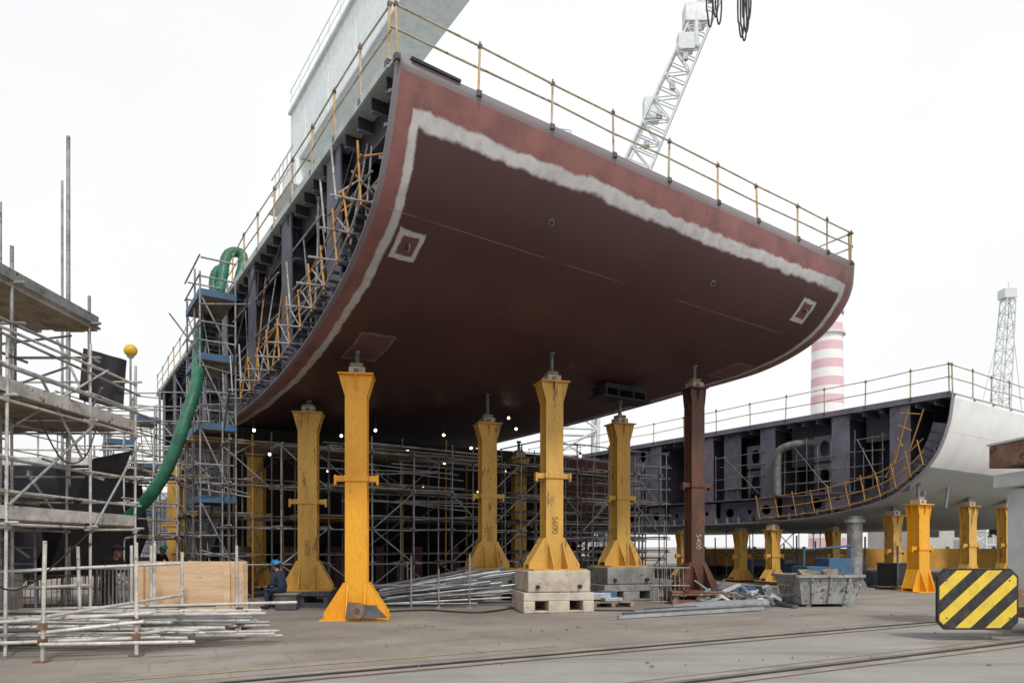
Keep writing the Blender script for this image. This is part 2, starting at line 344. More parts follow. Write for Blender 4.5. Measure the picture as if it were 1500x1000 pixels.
for du_ in (.8,1.9):
    PR=prof(du_)
    def nrm(a,c_):
        t=(c_-a).normalized(); return Vector((abs(t.y),abs(t.x)))
    for k in range(len(PR)-1):
        a=PR[k]; c_=PR[k+1]
        n1=nrm(a,c_); n2=nrm(c_,PR[k+2]) if k+2<len(PR) else n1; hw=.42
        pa,pb=a+n1*hw,c_+n2*hw; a2=a+n1*.03; c2=c_+n2*.03
        b.prism([HP(du_,a2.x,min(a2.y,ZT-.05)),HP(du_,c2.x,c2.y),HP(du_,pb.x,min(pb.y,ZT-.06)),HP(du_,pa.x,min(pa.y,ZT-.06))],E2*.02,0)
PB=prof(bu); s=.45
while s<S[-1]-.3:
    for k in range(len(S)-1):
        if S[k+1]>=s:
            t=(s-S[k])/(S[k+1]-S[k]); p=NC[k].lerp(NC[k+1],t); pB=PB[k].lerp(PB[k+1],t); tg=(NC[k+1]-NC[k]).normalized(); break
    nI=Vector((abs(tg.y),abs(tg.x)))
    h=.26; q1=p+nI*.03; q2=p+nI*h; r1=pB+nI*.03; r2=pB+nI*h; tt=tg*.008
    f_=lambda uu_,w_: HP(uu_,w_.x,w_.y)
    b.hexa([f_(.03,q1-tt),f_(bu,r1-tt),f_(bu,r1+tt),f_(.03,q1+tt),f_(.03,q2-tt*4),f_(bu,r2-tt*4),f_(bu,r2+tt*4),f_(.03,q2+tt*4)],2)
    s+=.5
b.obj('web_frames',['slate','slate_d','slate_l','inred'],blk)
b=MB()
for i in range(N):
    va=.35+28.6*i/N; vb=.35+28.6*(i+1)/N
    b.add([HP(L-.6,va,zs(L-.6,va)[0]+.02),HP(L-.6,vb,zs(L-.6,vb)[0]+.02),HP(L-.6,vb,ZT-.04),HP(L-.6,va,ZT-.04)],[(0,1,2,3)])
b.add([HP(0.3,29,5.4),HP(L,29,6.6),HP(L,29,ZT-.04),HP(.3,29,ZT-.04)],[(0,1,2,3)])
b.obj('end_bulkhead',['slate'],blk,fix=False)
b=MB()
def surfpt(uu_,v_,off=0):
    z=zs(uu_,v_)[0]; p=HP(uu_,v_,z); px=HP(uu_,v_+.05,zs(uu_,v_+.05)[0])-p; n=E2.cross(px).normalized()
    if n.z>0: n=-n
    return p+n*off,n,px.normalized()
for (a_,c_) in ((3.5,.64),(8.35,.8),(7.2,4.6)):
    p,n,t=surfpt(a_,c_); b.cone(p-n*.01,p+n*.03,.07,.065,16,1); b.cone(p+n*.02,p+n*.032,.045,.045,14,0)
for (a_,c_) in ((.87,1.45),(12.0,.82)):
    p,n,t=surfpt(a_,c_); b.prism([p-t*.07,p+t*.07,p+t*.04+n*.12,p-t*.04+n*.12],E2*.03,1); b.tube(p+n*.07-E2*.03,p+n*.07+E2*.05,.03,8,0)
b.obj('lugs',['black','slate_l'],blk)
b=MB()
b.hexa([HP(.25,-.04,ZT+.005),HP(1.15,-.02,ZT+.0),HP(1.15,.2,ZT+.03),HP(.25,.2,ZT+.03),HP(.25,-.05,ZT+.05),HP(1.15,-.02,ZT+.04),HP(1.15,.2,ZT+.08),HP(.25,.2,ZT+.09)],0)
b.obj('edge_board',['black'],blk)
# ------------------------------------------------------------------ railings
def railing(name,P,stations,h=.95,mats=('tan_tube','cream_rail'),clamp=True,out=Vector((0,0,0))):
    b=MB(); pr=None
    for i,sv in enumerate(stations):
        p=P(sv); j=Vector((rr(-.03,.03),rr(-.03,.03),0)); top=p+EZ*(h+rr(0,.06))+j
        b.tube(p-EZ*.12,top,.022,6,0 if R()<.6 else 1)
        if clamp: b.box(p+out*.03-EZ*.03,(.09,.11,.1),2,ANG); b.tube(p-EZ*.08-E1*.1,p-EZ*.08+E1*.1,.015,5,2)
        b.box(top-EZ*.08,(.06,.06,.06),2,ANG)
        cur=[p+EZ*(h*.5+rr(-.03,.03))+j*.5,p+EZ*(h-.05+rr(-.02,.02))+j]
        if pr:
            for a_,c_ in zip(pr,cur): b.tube(a_-(c_-a_).normalized()*.1,c_+(c_-a_).normalized()*.1+EZ*rr(-.01,.01),.018,6,1)
        pr=cur
    return b.obj(name,[mats[0],mats[1],'dark_tube'])
railing('deck_railing',lambda s:HP(s,.02+.3*s/L,ZT),[.02,1.52,3.09,4.64,6.2,7.8,9.25,10.87,12.2,13.35],.84)
railing('deck_railing',lambda s:HP(.02,s,ZT+.1),[.35,1.5,2.8,4.2,5.6,7.1,8.6,10.1,11.7,13.3,14.9,16.5,18.1,19.8,21.5,23.2,25,27,28.9],.95)
railing('deck_railing',lambda s:HP(L-.05,s,ZT),[.4,2,3.6,5.2,7,9,11,13],.84)
b=MB()
prev=None
for v_ in [1.15,1.7,2.3,3.0,3.75,4.5,5.3,6.1,7.0,7.9,8.9,9.9]:
    zb=zs(0,v_)[0]; p=HP(-.12,v_,zb+.18); t=HP(-.12,v_+.25+rr(-.1,.1),zb+1.1+rr(-.05,.25)); b.tube(p,t,.024,6,0)
    p2=HP(-.55,v_,zb+.15); t2_=HP(-.55,v_+.25,zb+1.15); 
    if R()<.4: b.tube(p2,t2_,.022,6,1)
    b.tube(HP(.4,v_,zb+.3),HP(-.65,v_,zb+.2),.022,6,1)
    cur=(p+EZ*.42,p+EZ*.85,p+EZ*.06)
    if prev:
        for k,(a_,c_) in enumerate(zip(prev,cur)): b.tube(a_,c_,.02,6,0 if k==1 else 1)
        a_,c_=prev[2],cur[2]
        for k in range(3):
            m_=a_.lerp(c_,(k+.5)/3); b.box(m_+E2*.25+EZ*.05,(.42,.12,.02),3,ANG)
        if R()<.55: b.tube(prev[2],cur[1],.018,6,1)
    prev=cur
for (v_,za,zb_) in ((1.5,7.2,8.6),(2.05,6.9,8.9),(4.1,6.3,8.2),(4.6,6.2,8.6),(5.4,6.0,8.4),(7.4,5.9,8.6),(8.2,5.8,8.8),(8.9,5.6,8.7),(10.4,5.6,9.0),(11.3,5.6,8.9)):
    b.tube(HP(-.05+rr(0,.6),v_,za),HP(.1+rr(0,.5),v_+rr(-.1,.1),zb_),.022,6,1 if R()<.65 else 0)
for (va,vb,z) in ((1.2,2.2,8.0),(3.8,5.8,7.4),(3.8,5.8,8.3),(7,9.2,7.2),(7,9.2,8.2),(10,12,7.2),(10,12,8.3),(13.4,16,7.6),(17,19.7,7.6),(4,5.7,6.9)):
    b.tube(HP(.1,va,z),HP(.1,vb,z+rr(-.05,.05)),.02,6,1); b.tube(HP(.9,va,z),HP(.9,vb,z),.02,6,1)
    if R()<.5: b.beam(HP(.5,va,z-.05),HP(.5,vb,z-.05),.5,.04,2)
for k in range(9):
    v_=rr(1.0,2.6); z=rr(7.3,8.2); b.tube(HP(-.1,v_,z),HP(.4,v_+rr(-.6,.6),z+rr(-.6,.6)),.02,6,k%2)
b.obj('bilge_scaffold',['orange_tube','galv','wood','slate'])
b=MB()
b.path([HP(.2,4.3,8.9),HP(.2,4.35,7.8),HP(.15,4.4,6.6)],.03,5,0); b.path([HP(.1,2,8.8),HP(0,2.6,8.0),HP(0,3.4,8.1),HP(.1,4.2,8.9)],.015,5,1)
b.path([HP(.1,6.6,8.9),HP(-.1,7.2,7.9),HP(-.1,8.1,7.7),HP(.1,8.9,8.9)],.015,5,1); b.path([HP(.1,9.2,9.0),HP(-.3,9.6,7),HP(-.6,9.9,4.5),HP(-.9,10.2,2),HP(-1.2,10.6,0.05),HP(-1.4,8.6,.03)],.02,5,1)
b.obj('hanging_cables',['galv','black'])
b=MB()
pf=[(12.9,5.38),(13.4,4.3),(14.2,3.0),(15.6,1.7),(17.5,1.05),(26,1.0),(26,5.38)]
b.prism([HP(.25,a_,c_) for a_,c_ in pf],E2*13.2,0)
b.prism([HP(13.6,a_+1.5,c_+.3) for a_,c_ in pf],E2*5.0,1)  # end section shaped to close the gap and darken the underside
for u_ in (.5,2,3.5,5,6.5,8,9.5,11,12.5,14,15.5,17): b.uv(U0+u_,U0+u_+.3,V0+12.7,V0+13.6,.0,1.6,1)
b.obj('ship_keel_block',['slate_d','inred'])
b=MB()
for i in range(9):
    u_=1+i*2.1; b.uv(U0+u_,U0+u_+.9,V0+16,V0+17.5,0,.95,0)
b.obj('keel_blocks',['concrete_g'],bevel=.02)
b=MB(); b.uv(U0+.5,U0+20,V0+18,V0+18.3,0,1.05,0)  # dark wall added as a backdrop to black out the space under the hull
for k in range(14): b.uv(U0+.6+k*1.4,U0+.7+k*1.4,V0+17.9,V0+18,0,1.1,1)
b.obj('dark_backdrop_wall',['slate_d','steel'])
# ------------------------------------------------------------------ scaffolds
def scaffold(name,P,na,nb,lifts,mats,r=.024,top=1.0,planks=(),diag=.5,rails=True,jx=.03,plank_m=2,plank_skip=0.15,toe=False,drop=0.):
    b=MB()
    for i in range(na+1):
        for j in range(nb+1):
            zt=lifts[-1]+top+rr(-.25,.35); jj=Vector((rr(-jx,jx),rr(-jx,jx),0))
            b.tube(P(i,j,0),P(i,j,zt)+jj,r,6,0 if R()<.8 else 1)
            b.box(P(i,j,.01),(.15,.15,.02),1)
            for z in lifts: 
                b.box(P(i,j,z),(.085,.085,.09),1,rr(0,1))
    for z in lifts:
        hs=[0]+([.5,1.0] if rails else [])
        for h in hs:
            for j in range(nb+1):
                if h and j not in (0,nb): continue
                for i in range(na):
                    if R()<drop: continue
                    d=(P(i+1,j,0)-P(i,j,0)).normalized()*rr(.05,.3)
                    b.tube(P(i,j,z+h)-d+EZ*rr(-.03,.03),P(i+1,j,z+h)+d+EZ*rr(-.03,.03),r*.95,6,0 if R()<.85 else 1)
            for i in range(na+1):
                if h and i not in (0,na): continue
                for j in range(nb):
                    d=(P(i,j+1,0)-P(i,j,0)).normalized()*rr(.05,.2)
                    b.tube(P(i,j,z+h+.05)-d,P(i,j+1,z+h+.05)+d,r*.95,6,0)
    zz=[0.15]+list(lifts)
    for a_ in range(len(zz)-1):
        for i in range(na):
            if R()<diag:
                j=random.choice((0,nb)); 
                if R()<.5: b.tube(P(i,j,zz[a_]),P(i+1,j,zz[a_+1]),r*.9,6,0)
                else: b.tube(P(i+1,j,zz[a_]),P(i,j,zz[a_+1]),r*.9,6,0)
    for z in planks:
        for i in range(na):
            if R()<plank_skip: continue
            for j in range(nb):
                a_=P(i,j,z+.09);c_=P(i+1,j,z+.09);e_=P(i,j+1,z+.09)-a_
                npk=max(2,int(e_.length/.27)); dd=(c_-a_).normalized()
                for k in range(npk):
                    o_=e_*((k+.5)/npk); w=e_.length/npk-.015
                    b.beam(a_+o_+EZ*rr(0,.015)-dd*rr(0,.15),c_+o_+EZ*rr(0,.015)+dd*rr(-.1,.1),w,.045,plank_m)
            if toe:
                b.beam(P(i,0,z+.2),P(i+1,0,z+.2),.025,.2,3)
    return b.obj(name,list(mats))
scaffold('under_hull_scaffold',lambda i,j,z:W(3.2+i*1.55,20.2+j*1.25,z),11,2,[1.35,2.45,3.5,4.5],['galv_d','orange_tube','wood','white_tube'],planks=(2.45,4.5),diag=.6,top=.35,rails=False,plank_skip=.35)
scaffold('under_hull_scaffold',lambda i,j,z:W(3.8+i*1.3,18.6+j*.9,z),12,1,[1.1,2.1,3.2,4.3],['galv','dark_tube','wood','white_tube'],planks=(3.2,),diag=.5,top=.3,rails=False,plank_skip=.5,drop=.25)
scaffold('under_hull_scaffold',lambda i,j,z:W(14+i*1.5,18.8+j*1.3,z),4,2,[1.4,2.8,4.2],['galv','dark_tube','wood','white_tube'],planks=(2.8,4.2),diag=.7,top=.8,rails=True)
b=MB()
for k in range(10):
    u_=rr(6,8); b.beam(W(u_,19.6+rr(-.6,.3),4.4+k*.03),W(u_+rr(3,6),19.6+rr(-.6,.3),4.36+k*.03),.22,.04,0 if k%2 else 1)
for k in range(16):
    u_=rr(4,10); z=rr(2.2,4.2); b.tube(W(u_,19.2,z),W(u_+rr(2,5),19.2,z+rr(-.3,.3)),.024,6,1)
b.obj('stacked_boards',['wood','galv'])
def tower(name,u0,v0,z0s,zt,wu=.9,wv=2.1,mats=('galv','dark_tube','blue','wood')):
    b=MB()
    for a_ in (0,wu):
        for c_ in (0,wv/2,wv):
            b.tube(W(u0+a_,v0+c_,0),W(u0+a_+rr(-.03,.03),v0+c_,zt+rr(-.3,.4)),.026,6,0)
    for z in z0s:
        b.uv(u0,u0+wu,v0,v0+wv,z,z+.05,3); b.uv(u0-.05,u0-.02,v0-.02,v0+wv+.02,z-.02,z+.16,2); b.uv(u0,u0+wu,v0-.05,v0-.02,z-.02,z+.16,2)
        for h in (.5,1.0):
            b.tube(W(u0-.05,v0-.15,z+h),W(u0-.05,v0+wv+.15,z+h),.024,6,0); b.tube(W(u0,v0,z+h),W(u0+wu,v0,z+h),.024,6,0); b.tube(W(u0,v0+wv,z+h),W(u0+wu,v0+wv,z+h),.024,6,0)
    zz=[0.1]+list(z0s)
    for a_,c_ in zip(zz[:-1],zz[1:]):
        b.tube(W(u0,v0,a_),W(u0,v0+wv,c_),.022,6,0); b.tube(W(u0+wu,v0,a_),W(u0,v0,c_),.022,6,0)
        for k in range(8):
            t=k/8; p=W(u0+.3,v0+.3+t*1.2,a_+(c_-a_)*t); b.tube(p,p+E2*.4,.014,5,1)
        b.tube(W(u0+.3,v0+.3,a_),W(u0+.3,v0+1.5,c_),.02,5,0); b.tube(W(u0+.7,v0+.3,a_),W(u0+.7,v0+1.5,c_),.02,5,0)
        b.tube(W(u0-.08,v0-.3,(a_+c_)/2),W(u0-.08,v0+wv+.4,(a_+c_)/2+.1),.022,6,0)
        if R()<.7: b.tube(W(u0+.1,v0+.1,a_),W(u0-.3+rr(-.2,.2),v0+wv,c_),.022,6,1)
    for k in range(6): 
        z=rr(1,zt-1); b.tube(W(u0-.1,v0-.4,z),W(u0+wu+.3,v0-.1+rr(-.2,.3),z+rr(-.4,.4)),.022,6,0)
    return b.obj(name,list(mats))
tower('access_tower',3.3,19.7,[.9,2.8,4.75,6.6,8.3],9.1)
tower('access_tower',3.0,33.0,[1.0,3.0,5.0,7.0],8.2)
tower('access_tower',1.6,27.5,[1.2,3.2,5.2],6.2,.9,1.8)
b=MB()
b.path([(-8.4,20.9,9.6),(-8.35,21.2,10.4),(-8.5,21.3,10.75),(-8.78,21,10.5),(-8.82,20.6,9.3),(-8.85,19.4,7.6),(-8.3,18.0,6.0),(-8.3,17.4,4.9),(-8.6,17.2,3.75),(-9.1,17.2,2.9),(-9.8,17.4,2.3)],.15,12,0)
b.path([(-8.75,21,10.2),(-9.05,20.9,10.0),(-9.1,20.8,9.5),(-8.9,20.7,9.0)],.13,12,0)
b.obj('green_hose',['green'])
Xs=-7.35
ys=[8.2,9.9,11.9,13.3]
def PL(i,j,z): return Vector((Xs-1.35*j,ys[i],z))
scaffold('yard_scaffold',PL,3,2,[1.9,3.75],['white_tube','galv','wood','white_tube'],planks=(1.9,3.75,),diag=.6,top=1.1,rails=True,toe=True,plank_skip=0,jx=.05)
def PL2(i,j,z): return Vector((Xs-.05-1.3*j,8.25+i*1.85,z))
b=MB()
for i in range(3):
    for j in range(2): 
        b.tube(PL2(i,j,4.5),PL2(i,j,6.0+rr(-.1,.2)),.026,6,0)
for z in (4.9,5.5):
    for j in range(2): b.tube(PL2(0,j,z),PL2(2,j,z)+Vector((0,.3,0)),.025,6,0)
    for i in range(3): b.tube(PL2(i,0,z)+Vector((.2,0,0)),PL2(i,1,z),.025,6,0)
for k in range(5): b.beam(PL2(0,0,5.45)-Vector((.1+k*.26,0,0)),PL2(2,0,5.45)-Vector((.1+k*.26,-.2-rr(-.1,.1),0)),.24,.05,1)
b.beam(PL2(0,0,5.6)+Vector((.03,0,0)),PL2(2,0,5.6)+Vector((.03,.2,0)),.03,.16,0)
b.tube((Xs-.2,8.3,3.9),(Xs-.4,12.0,5.3),.02,6,0); b.tube((Xs+.05,8.3,4.7),(Xs+.05,13.4,4.55),.022,6,0); b.tube((Xs+.05,9.3,4.2),(Xs+.3,13.7,4.1),.022,6,0)
b.tube((Xs+.05,9.9,2.2),(Xs+.05,11.9,3.7),.022,6,0); b.tube((Xs+.05,11.9,1.9),(Xs+.1,13.3,3.6),.022,6,0)
for k in range(16):
    p=Vector((Xs-rr(.1,2.4),rr(9,13.4),rr(1.2,4.6))); b.tube(p,p+Vector((rr(-.9,.9),rr(-1.2,1.2),rr(-1.2,1.2))),.022,6,0)
for k in range(6):
    z=rr(2.2,2.5) if k%2 else rr(3.95,4.1); x=Xs-rr(.3,2.2); b.beam((x,rr(9,10),z),(x+rr(-.2,.2),rr(12,13.3),z+.02),.2,.05,1)
b.path([(Xs+.06,10.5,3.6),(Xs+.1,11,3.0),(Xs+.08,11.6,3.1),(Xs+.05,12,3.7)],.012,5,2); b.path([(Xs+.06,9.0,1.8),(Xs+.1,9.4,1.2),(Xs+.08,10.2,1.0),(Xs+.05,11.9,1.9)],.012,5,2)
b.obj('scaffold_upper_lift',['galv','wood','black'])
for (x,y,h,r) in ((-9.75,15,10.6,.05),(-11.2,17,10.7,.035),(-8.62,11.5,7.4,.03)):
    b=MB(); b.cone((x,y,0),(x,y,h),r,r*.8,8,0); b.cone((x,y,0),(x,y,.25),r*3,r*2.5,8,0); b.obj('steel_pole',['galv'])
b=MB()
b.prism([(-16,14.5,0.4),(-9.9,14.5,.9),(-9.5,14.5,2.0),(-9.7,14.5,3.3),(-16,14.5,3.4)],(-.6,4.5,0),0)
b.prism([(-12,12,.3),(-9.9,12,.5),(-9.3,12,1.6),(-9.5,12,3.0),(-12,12,3.1)],(-.3,2.0,0),1)
for k in range(6): b.box((-10.2-k*.9,14.45,2.0),(.05,.12,2.4),2)
for k in range(3): b.box((-9.6-k*.8,11.94,1.7),(.05,.1,2.4),2)
b.obj('ship_section',['slate_d','slate','slate_l'])
def sheet(name,c,eu,ev,nu,nv,mtl,amp=.06):
    b=MB(); c=Vector(c);eu=Vector(eu);ev=Vector(ev); n=eu.cross(ev).normalized()
    vs=[c+eu*(i/nu)+ev*(j/nv)+n*amp*math.sin(i*1.7+j*.6)*(1+R()) for i in range(nu+1) for j in range(nv+1)]
    b.add(vs,[(i*(nv+1)+j,(i+1)*(nv+1)+j,(i+1)*(nv+1)+j+1,i*(nv+1)+j+1) for i in range(nu) for j in range(nv)],0,True)
    return b.obj(name,[mtl],fix=False)
sheet('debris_netting',(-8.1,12.9,5.35),(.55,.5,-.1),(-.15,.1,-.95),8,6,'slate_d',.03)
sheet('debris_netting',(-8.1,13.2,3.3),(.6,.3,.2),(-.4,0,-.9),8,6,'slate_d',.03)
b=MB(); b.ball((-7.6,13.6,5.5),.125,0,16); b.tube((-7.6,13.6,3.7),(-7.6,13.6,5.4),.02,6,1); b.cone((-7.6,13.6,5.36),(-7.6,13.6,5.42),.06,.07,10,1); b.obj('beacon_lamp',['ybal','galv'])
scaffold('yard_scaffold',lambda i,j,z:Vector((-13.2+i*1.6,17.6+j*1.4,z)),2,2,[1.8,3.6],['white_tube','galv','wood','white_tube'],planks=(1.8,3.6),diag=.6,toe=True)
scaffold('yard_scaffold',lambda i,j,z:Vector((-16.0+i*1.8,24+j*1.6,z)),3,2,[2,4.0,6],['galv','dark_tube','wood','white_tube'],planks=(2,4,),diag=.5)
b=MB()
for (x,y,h) in ((-6.5,9.45,1.68),(-5.5,10.0,1.66),(-7.2,11.4,1.6),(-4.75,11.9,1.0),(-5.9,12.2,1.5),(-7.9,10.2,1.5),(-8.7,9.9,1.7),(-6.3,12.0,1.7)):
    b.tube((x,y,0),(x+rr(-.05,.05),y+rr(-.05,.05),h),.027,8,0); b.box((x,y,.012),(.16,.16,.02),1); b.box((x,y,.5),(.09,.09,.09),1); b.box((x,y,.28),(.09,.09,.09),1)
for (a_,c_) in (((-9.5,9.3,.42),(-5.3,10.05,.62)),((-9.5,9.2,.2),(-5.2,10.1,.26)),((-6.5,9.45,.62),(-6.0,12.4,.72)),((-5.5,10,.32),(-4.6,12.2,.3)),((-8.2,10.2,1.2),(-5.9,12.2,1.3)),((-6.5,9.4,.25),(-4.6,9.9,.22)),((-5.55,10.0,.6),(-4.5,12.2,.42)),((-9.4,9.9,.9),(-7.1,11.5,.95)),((-6.55,9.45,.4),(-5.4,10.0,.5))):
    b.tube(a_,c_,.027,8,0)
b.obj('pipe_barrier',['white_tube','redrust'])
b=MB()
for k in range(42):
    y=rr(10.1,12.0); z=.06+.06*(k%8)+rr(0,.05); x0=rr(-9.6,-8.0); b.tube((x0,y,z+.05),(x0+rr(3.2,4.8),y+rr(-.1,.9),z+rr(-.03,.14)),.027,7,0 if R()<.8 else 1)
b.obj('tube_pile',['white_tube','galv'])
b=MB()
for k in range(5):
    b.box((-6.05+rr(-.02,.02),12.75+k*.05,.78+rr(-.02,.02)),(2.0,.03,1.02+rr(-.04,.04)),0,.06)
for x in (-6.85,-5.25): b.box((x,12.6,.62),(.1,.05,1.35),0,.06)
b.box((-6.05,13.0,.14),(1.9,.9,.14),1)
for x in (-6.98,-6.62,-5.05): b.tube((x,12.52,0),(x,12.52,1.62),.026,7,2)
b.obj('plywood_stack',['ply','wood','white_tube'])
b=MB()
for k in range(22): b.tube((-9.9+k*.1,12.9,.25),(-9.9+k*.1,12.9,1.05),.008,4,0)
for z in (.25,.5,.8,1.05): b.tube((-9.9,12.9,z),(-7.7,12.9,z),.012,4,0)
for k in range(14): b.box((-7.9+k*.075,13.0,.75),(.02,.03,.85),1)
b.box((-7.4,13.0,1.18),(1.1,.04,.04),1); b.box((-7.4,13.0,.32),(1.1,.04,.04),1)
b.obj('mesh_fence',['redrust','galv'])
b=MB(); b.box((-9.9,12.4,.55),(1.5,.8,1.1),0); b.box((-9.9,12.4,1.14),(1.6,.9,.08),1); b.obj('concrete_barrier',['concrete','concrete_g'],bevel=.03)
b=MB(); 
for sx_ in (-.22,.22): b.tube((-8.3+sx_,11.6,0),(-8.9+sx_,12.4,2.3),.022,6,0)
for k in range(8): t=(k+.5)/8; b.tube((-8.52-.6*t,11.6+.8*t,2.3*t),(-8.08-.6*t,11.6+.8*t,2.3*t),.014,5,0)
b.obj('ladder',['galv'])
# ------------------------------------------------------------------ support pillars
def digits(txt,p,ang,parent,size=.3,mt='black_paint',vertical=True):
    cu=bpy.data.curves.new('digits','FONT'); cu.body=txt; cu.size=size; cu.extrude=.001; cu.align_x='CENTER'; cu.align_y='CENTER'
    o=bpy.data.objects.new('stencil_number',cu); scene.collection.objects.link(o); o.data.materials.append(M[mt])
    o.rotation_euler=(math.radians(90),0,ang)
    if vertical: o.rotation_euler=(Matrix.Rotation(ang,4,'Z')@Matrix.Rotation(math.radians(90),4,'X')@Matrix.Rotation(math.radians(-90),4,'Z')).to_euler()
    o.location=p; o.parent=parent
def pillar(name,x,y,z0,zt,zc,w=.46,mt='yellow',ang=.25,arms=.5,num=None,base=1.35,flare=True,numm='black_paint',fl=.13):
    e=empty(name); b=MB(); c=Vector((x,y,0)); m=Matrix.Rotation(ang,3,'Z'); ax=m@Vector((1,0,0)); ay=m@Vector((0,1,0))
    h=w/2
    b.box(c+ay*-(h-.02)+EZ*(z0+zt)/2,(w,.03,zt-z0),0,ang); b.box(c+ay*(h-.02)+EZ*(z0+zt)/2,(w,.03,zt-z0),0,ang)
    b.box(c+EZ*(z0+zt)/2,(w*.72,w-.07,zt-z0-.01),0,ang)
    if flare:
        for s_ in (-1,1):
            for yy in (-h-.012,0,h-.012):
                a_=c+ax*s_*h*.98+ay*yy
                b.prism([a_+EZ*(zt-.5),a_+EZ*(zt-.02),a_+ax*s_*fl+EZ*(zt-.02),a_+ax*s_*fl*.85+EZ*(zt-.12)],ay*.024,0)
        for s_ in (-1,1):
            a_=c+ay*s_*h
            b.prism([a_+EZ*(zt-.4)-ax*.012,a_+EZ*(zt-.02)-ax*.012,a_+ay*s_*.1+EZ*(zt-.02)-ax*.012],ax*.024,0)
    b.box(c+EZ*(zt),(w+fl*2+.03,w+.22,.035),0,ang)
    hb=base/2; hh=.8 if zt-z0>3 else .5
    for s_ in (-1,1):
        for yy in (-h+.02,h-.05):
            a_=c+ax*s_*h+ay*yy
            b.prism([a_+EZ*(z0+.03),a_+EZ*(z0+hh),a_+ax*s_*.04+EZ*(z0+hh),a_+ax*s_*(hb-h)+EZ*(z0+.14),a_+ax*s_*(hb-h)+EZ*(z0+.03)],ay*.03,0)
        a_=c+ax*s_*(h+.03)
        b.hexa([a_-ay*(h-.05)+EZ*(z0+hh-.02),a_+ay*(h-.05)+EZ*(z0+hh-.02),a_+ay*(h-.05)+EZ*(z0+hh),a_-ay*(h-.05)+EZ*(z0+hh),
                c+ax*s_*(hb-.02)-ay*(h-.05)+EZ*(z0+.12),c+ax*s_*(hb-.02)+ay*(h-.05)+EZ*(z0+.12),c+ax*s_*(hb-.02)+ay*(h-.05)+EZ*(z0+.14),c+ax*s_*(hb-.02)-ay*(h-.05)+EZ*(z0+.14)],0)
        for xx in (-h*.8,h*.8):
            a_=c+ay*s_*(h+.002)+ax*xx
            b.prism([a_+EZ*(z0+.03),a_+EZ*(z0+hh*.9),a_+ay*s_*(hb-h-.05)+EZ*(z0+.12),a_+ay*s_*(hb-h-.05)+EZ*(z0+.03)],ax*.025,0)
    b.box(c+EZ*(z0+.015),(base+.06,base*.95,.03),0,ang)
    if arms:
        za=z0+(zt-z0)*arms
        for s_ in (-1,1):
            b.box(c+ax*s_*(h+.11)-ay*(h*.4)+EZ*za,(.23,.12,.13),0,ang); b.box(c+ax*s_*(h+.22)-ay*(h*.4)+EZ*(za-.03),(.05,.15,.22),0,ang)
        b.box(c-ay*(h+.01)+EZ*za,(w+.04,.04,.13),0,ang)
    b.obj('column',[mt],e,bevel=.006)
    b=MB()
    cz=zt+.02; top=zc
    b.box(c+EZ*(cz+.08),(.36,.36,.16),0,ang+.1); b.box(c+EZ*(cz+.08)-ay*.185,(.1,.02,.08),2,ang+.1)
    z2=cz+.16
    hh2=max(.05,top-z2); b.box(c+EZ*(z2+min(.1,hh2*.4)/2),(.27,.27,min(.1,hh2*.4)),1,ang)
    b.cone(c+EZ*(z2+min(.1,hh2*.4)),c+EZ*(top),.06,.05,10,2); b.cone(c+EZ*(top-.04),c+EZ*(top+.03),.08,.09,12,2)
    b.obj('cap',['concrete','wood','steel'],e)
    if num: digits(num,c-ay*(h+.012)+EZ*(z0+(zt-z0)*.24),ang,e,.22,mt=numm)
    return e
def ztop(x,y):
    u_=x*CU+y*SU-U0; v_=-x*SU+y*CU-V0
    return zs(min(max(u_,0),L),v_)[0]
def P3(px,Y): return ((px-750)/1000*Y,Y)
x,y=P3(523,15.3); pillar('support_pillar',x,y,0.0,5.4,ztop(x,y)-.02,.48,'yellow',.12,.575,None,1.4)
b=MB(); b.box((x+.25,y-.62,.2),(.62,.28,.26),0,.12); b.cone((x+.18,y-.8,.24),(x+.18,y-.76,.24),.17,.17,18,1); b.cone((x+.18,y-.82,.24),(x+.18,y-.78,.24),.06,.06,12,0); b.prism([(x-.02,y-.77,.07),(x+.8,y-.67,.07),(x+.55,y-.7,.32),(x-.02,y-.77,.42)],(0,.05,0),0); b.obj('pillar_winch',['steel','redrust'])
def stand(x,y,w,h,mt='redrust'):
    b=MB()
    for s_ in (-1,1): b.box((x,y+s_*w*.42,.06),(w,.16,.12),0)
    for s_ in (-1,1): b.box((x+s_*w*.42,y,h*.5+.05),(.14,w*.8,h-.14),0)
    b.box((x,y,h*.5+.05),(.1,w*.8,h-.14),0)
    b.box((x,y,h-.02),(w,w*.9,.04),0); b.box((x,y-w*.43,h-.07),(w,.03,.1),0)
    b.obj('steel_stand',[mt],bevel=.005)
def cblock(x,y,w,h,mt='concrete',a=.1,low=None):
    e=empty('concrete_block')
    b=MB(); m=Matrix.Rotation(a,3,'Z'); c=Vector((x,y,0)); lo=h*.48 if low is None else low
    for k,(o_,ww) in enumerate(((-.42,.16),(0,.3),(.42,.16))): b.box(c+m@Vector((o_*w,0,lo*.3)),(ww*w,w*.9,lo*.6),0,a)
    b.box(c+EZ*(lo*.8),(w,w*.9,lo*.4),0,a); b.box(c+EZ*(lo*.06),(w*.98,w*.88,lo*.1),0,a)
    b.obj('lower_course',[mt],e,bevel=.025)
    b=MB()
    b.box(c+m@Vector((0,0,(lo+h)/2+.004)),(w*.9,w*.82,h-lo-.01),0,a+.04)
    b.obj('upper_course',[mt],e,bevel=.035)
    b=MB()
    for s_ in (-1,1): b.tube(c+m@Vector((s_*.3*w,-.46*w,h*.62)),c+m@Vector((s_*.3*w,-.40*w,h*.62)),.05,10,0)
    b.obj('lifting_socket',['black'],e)
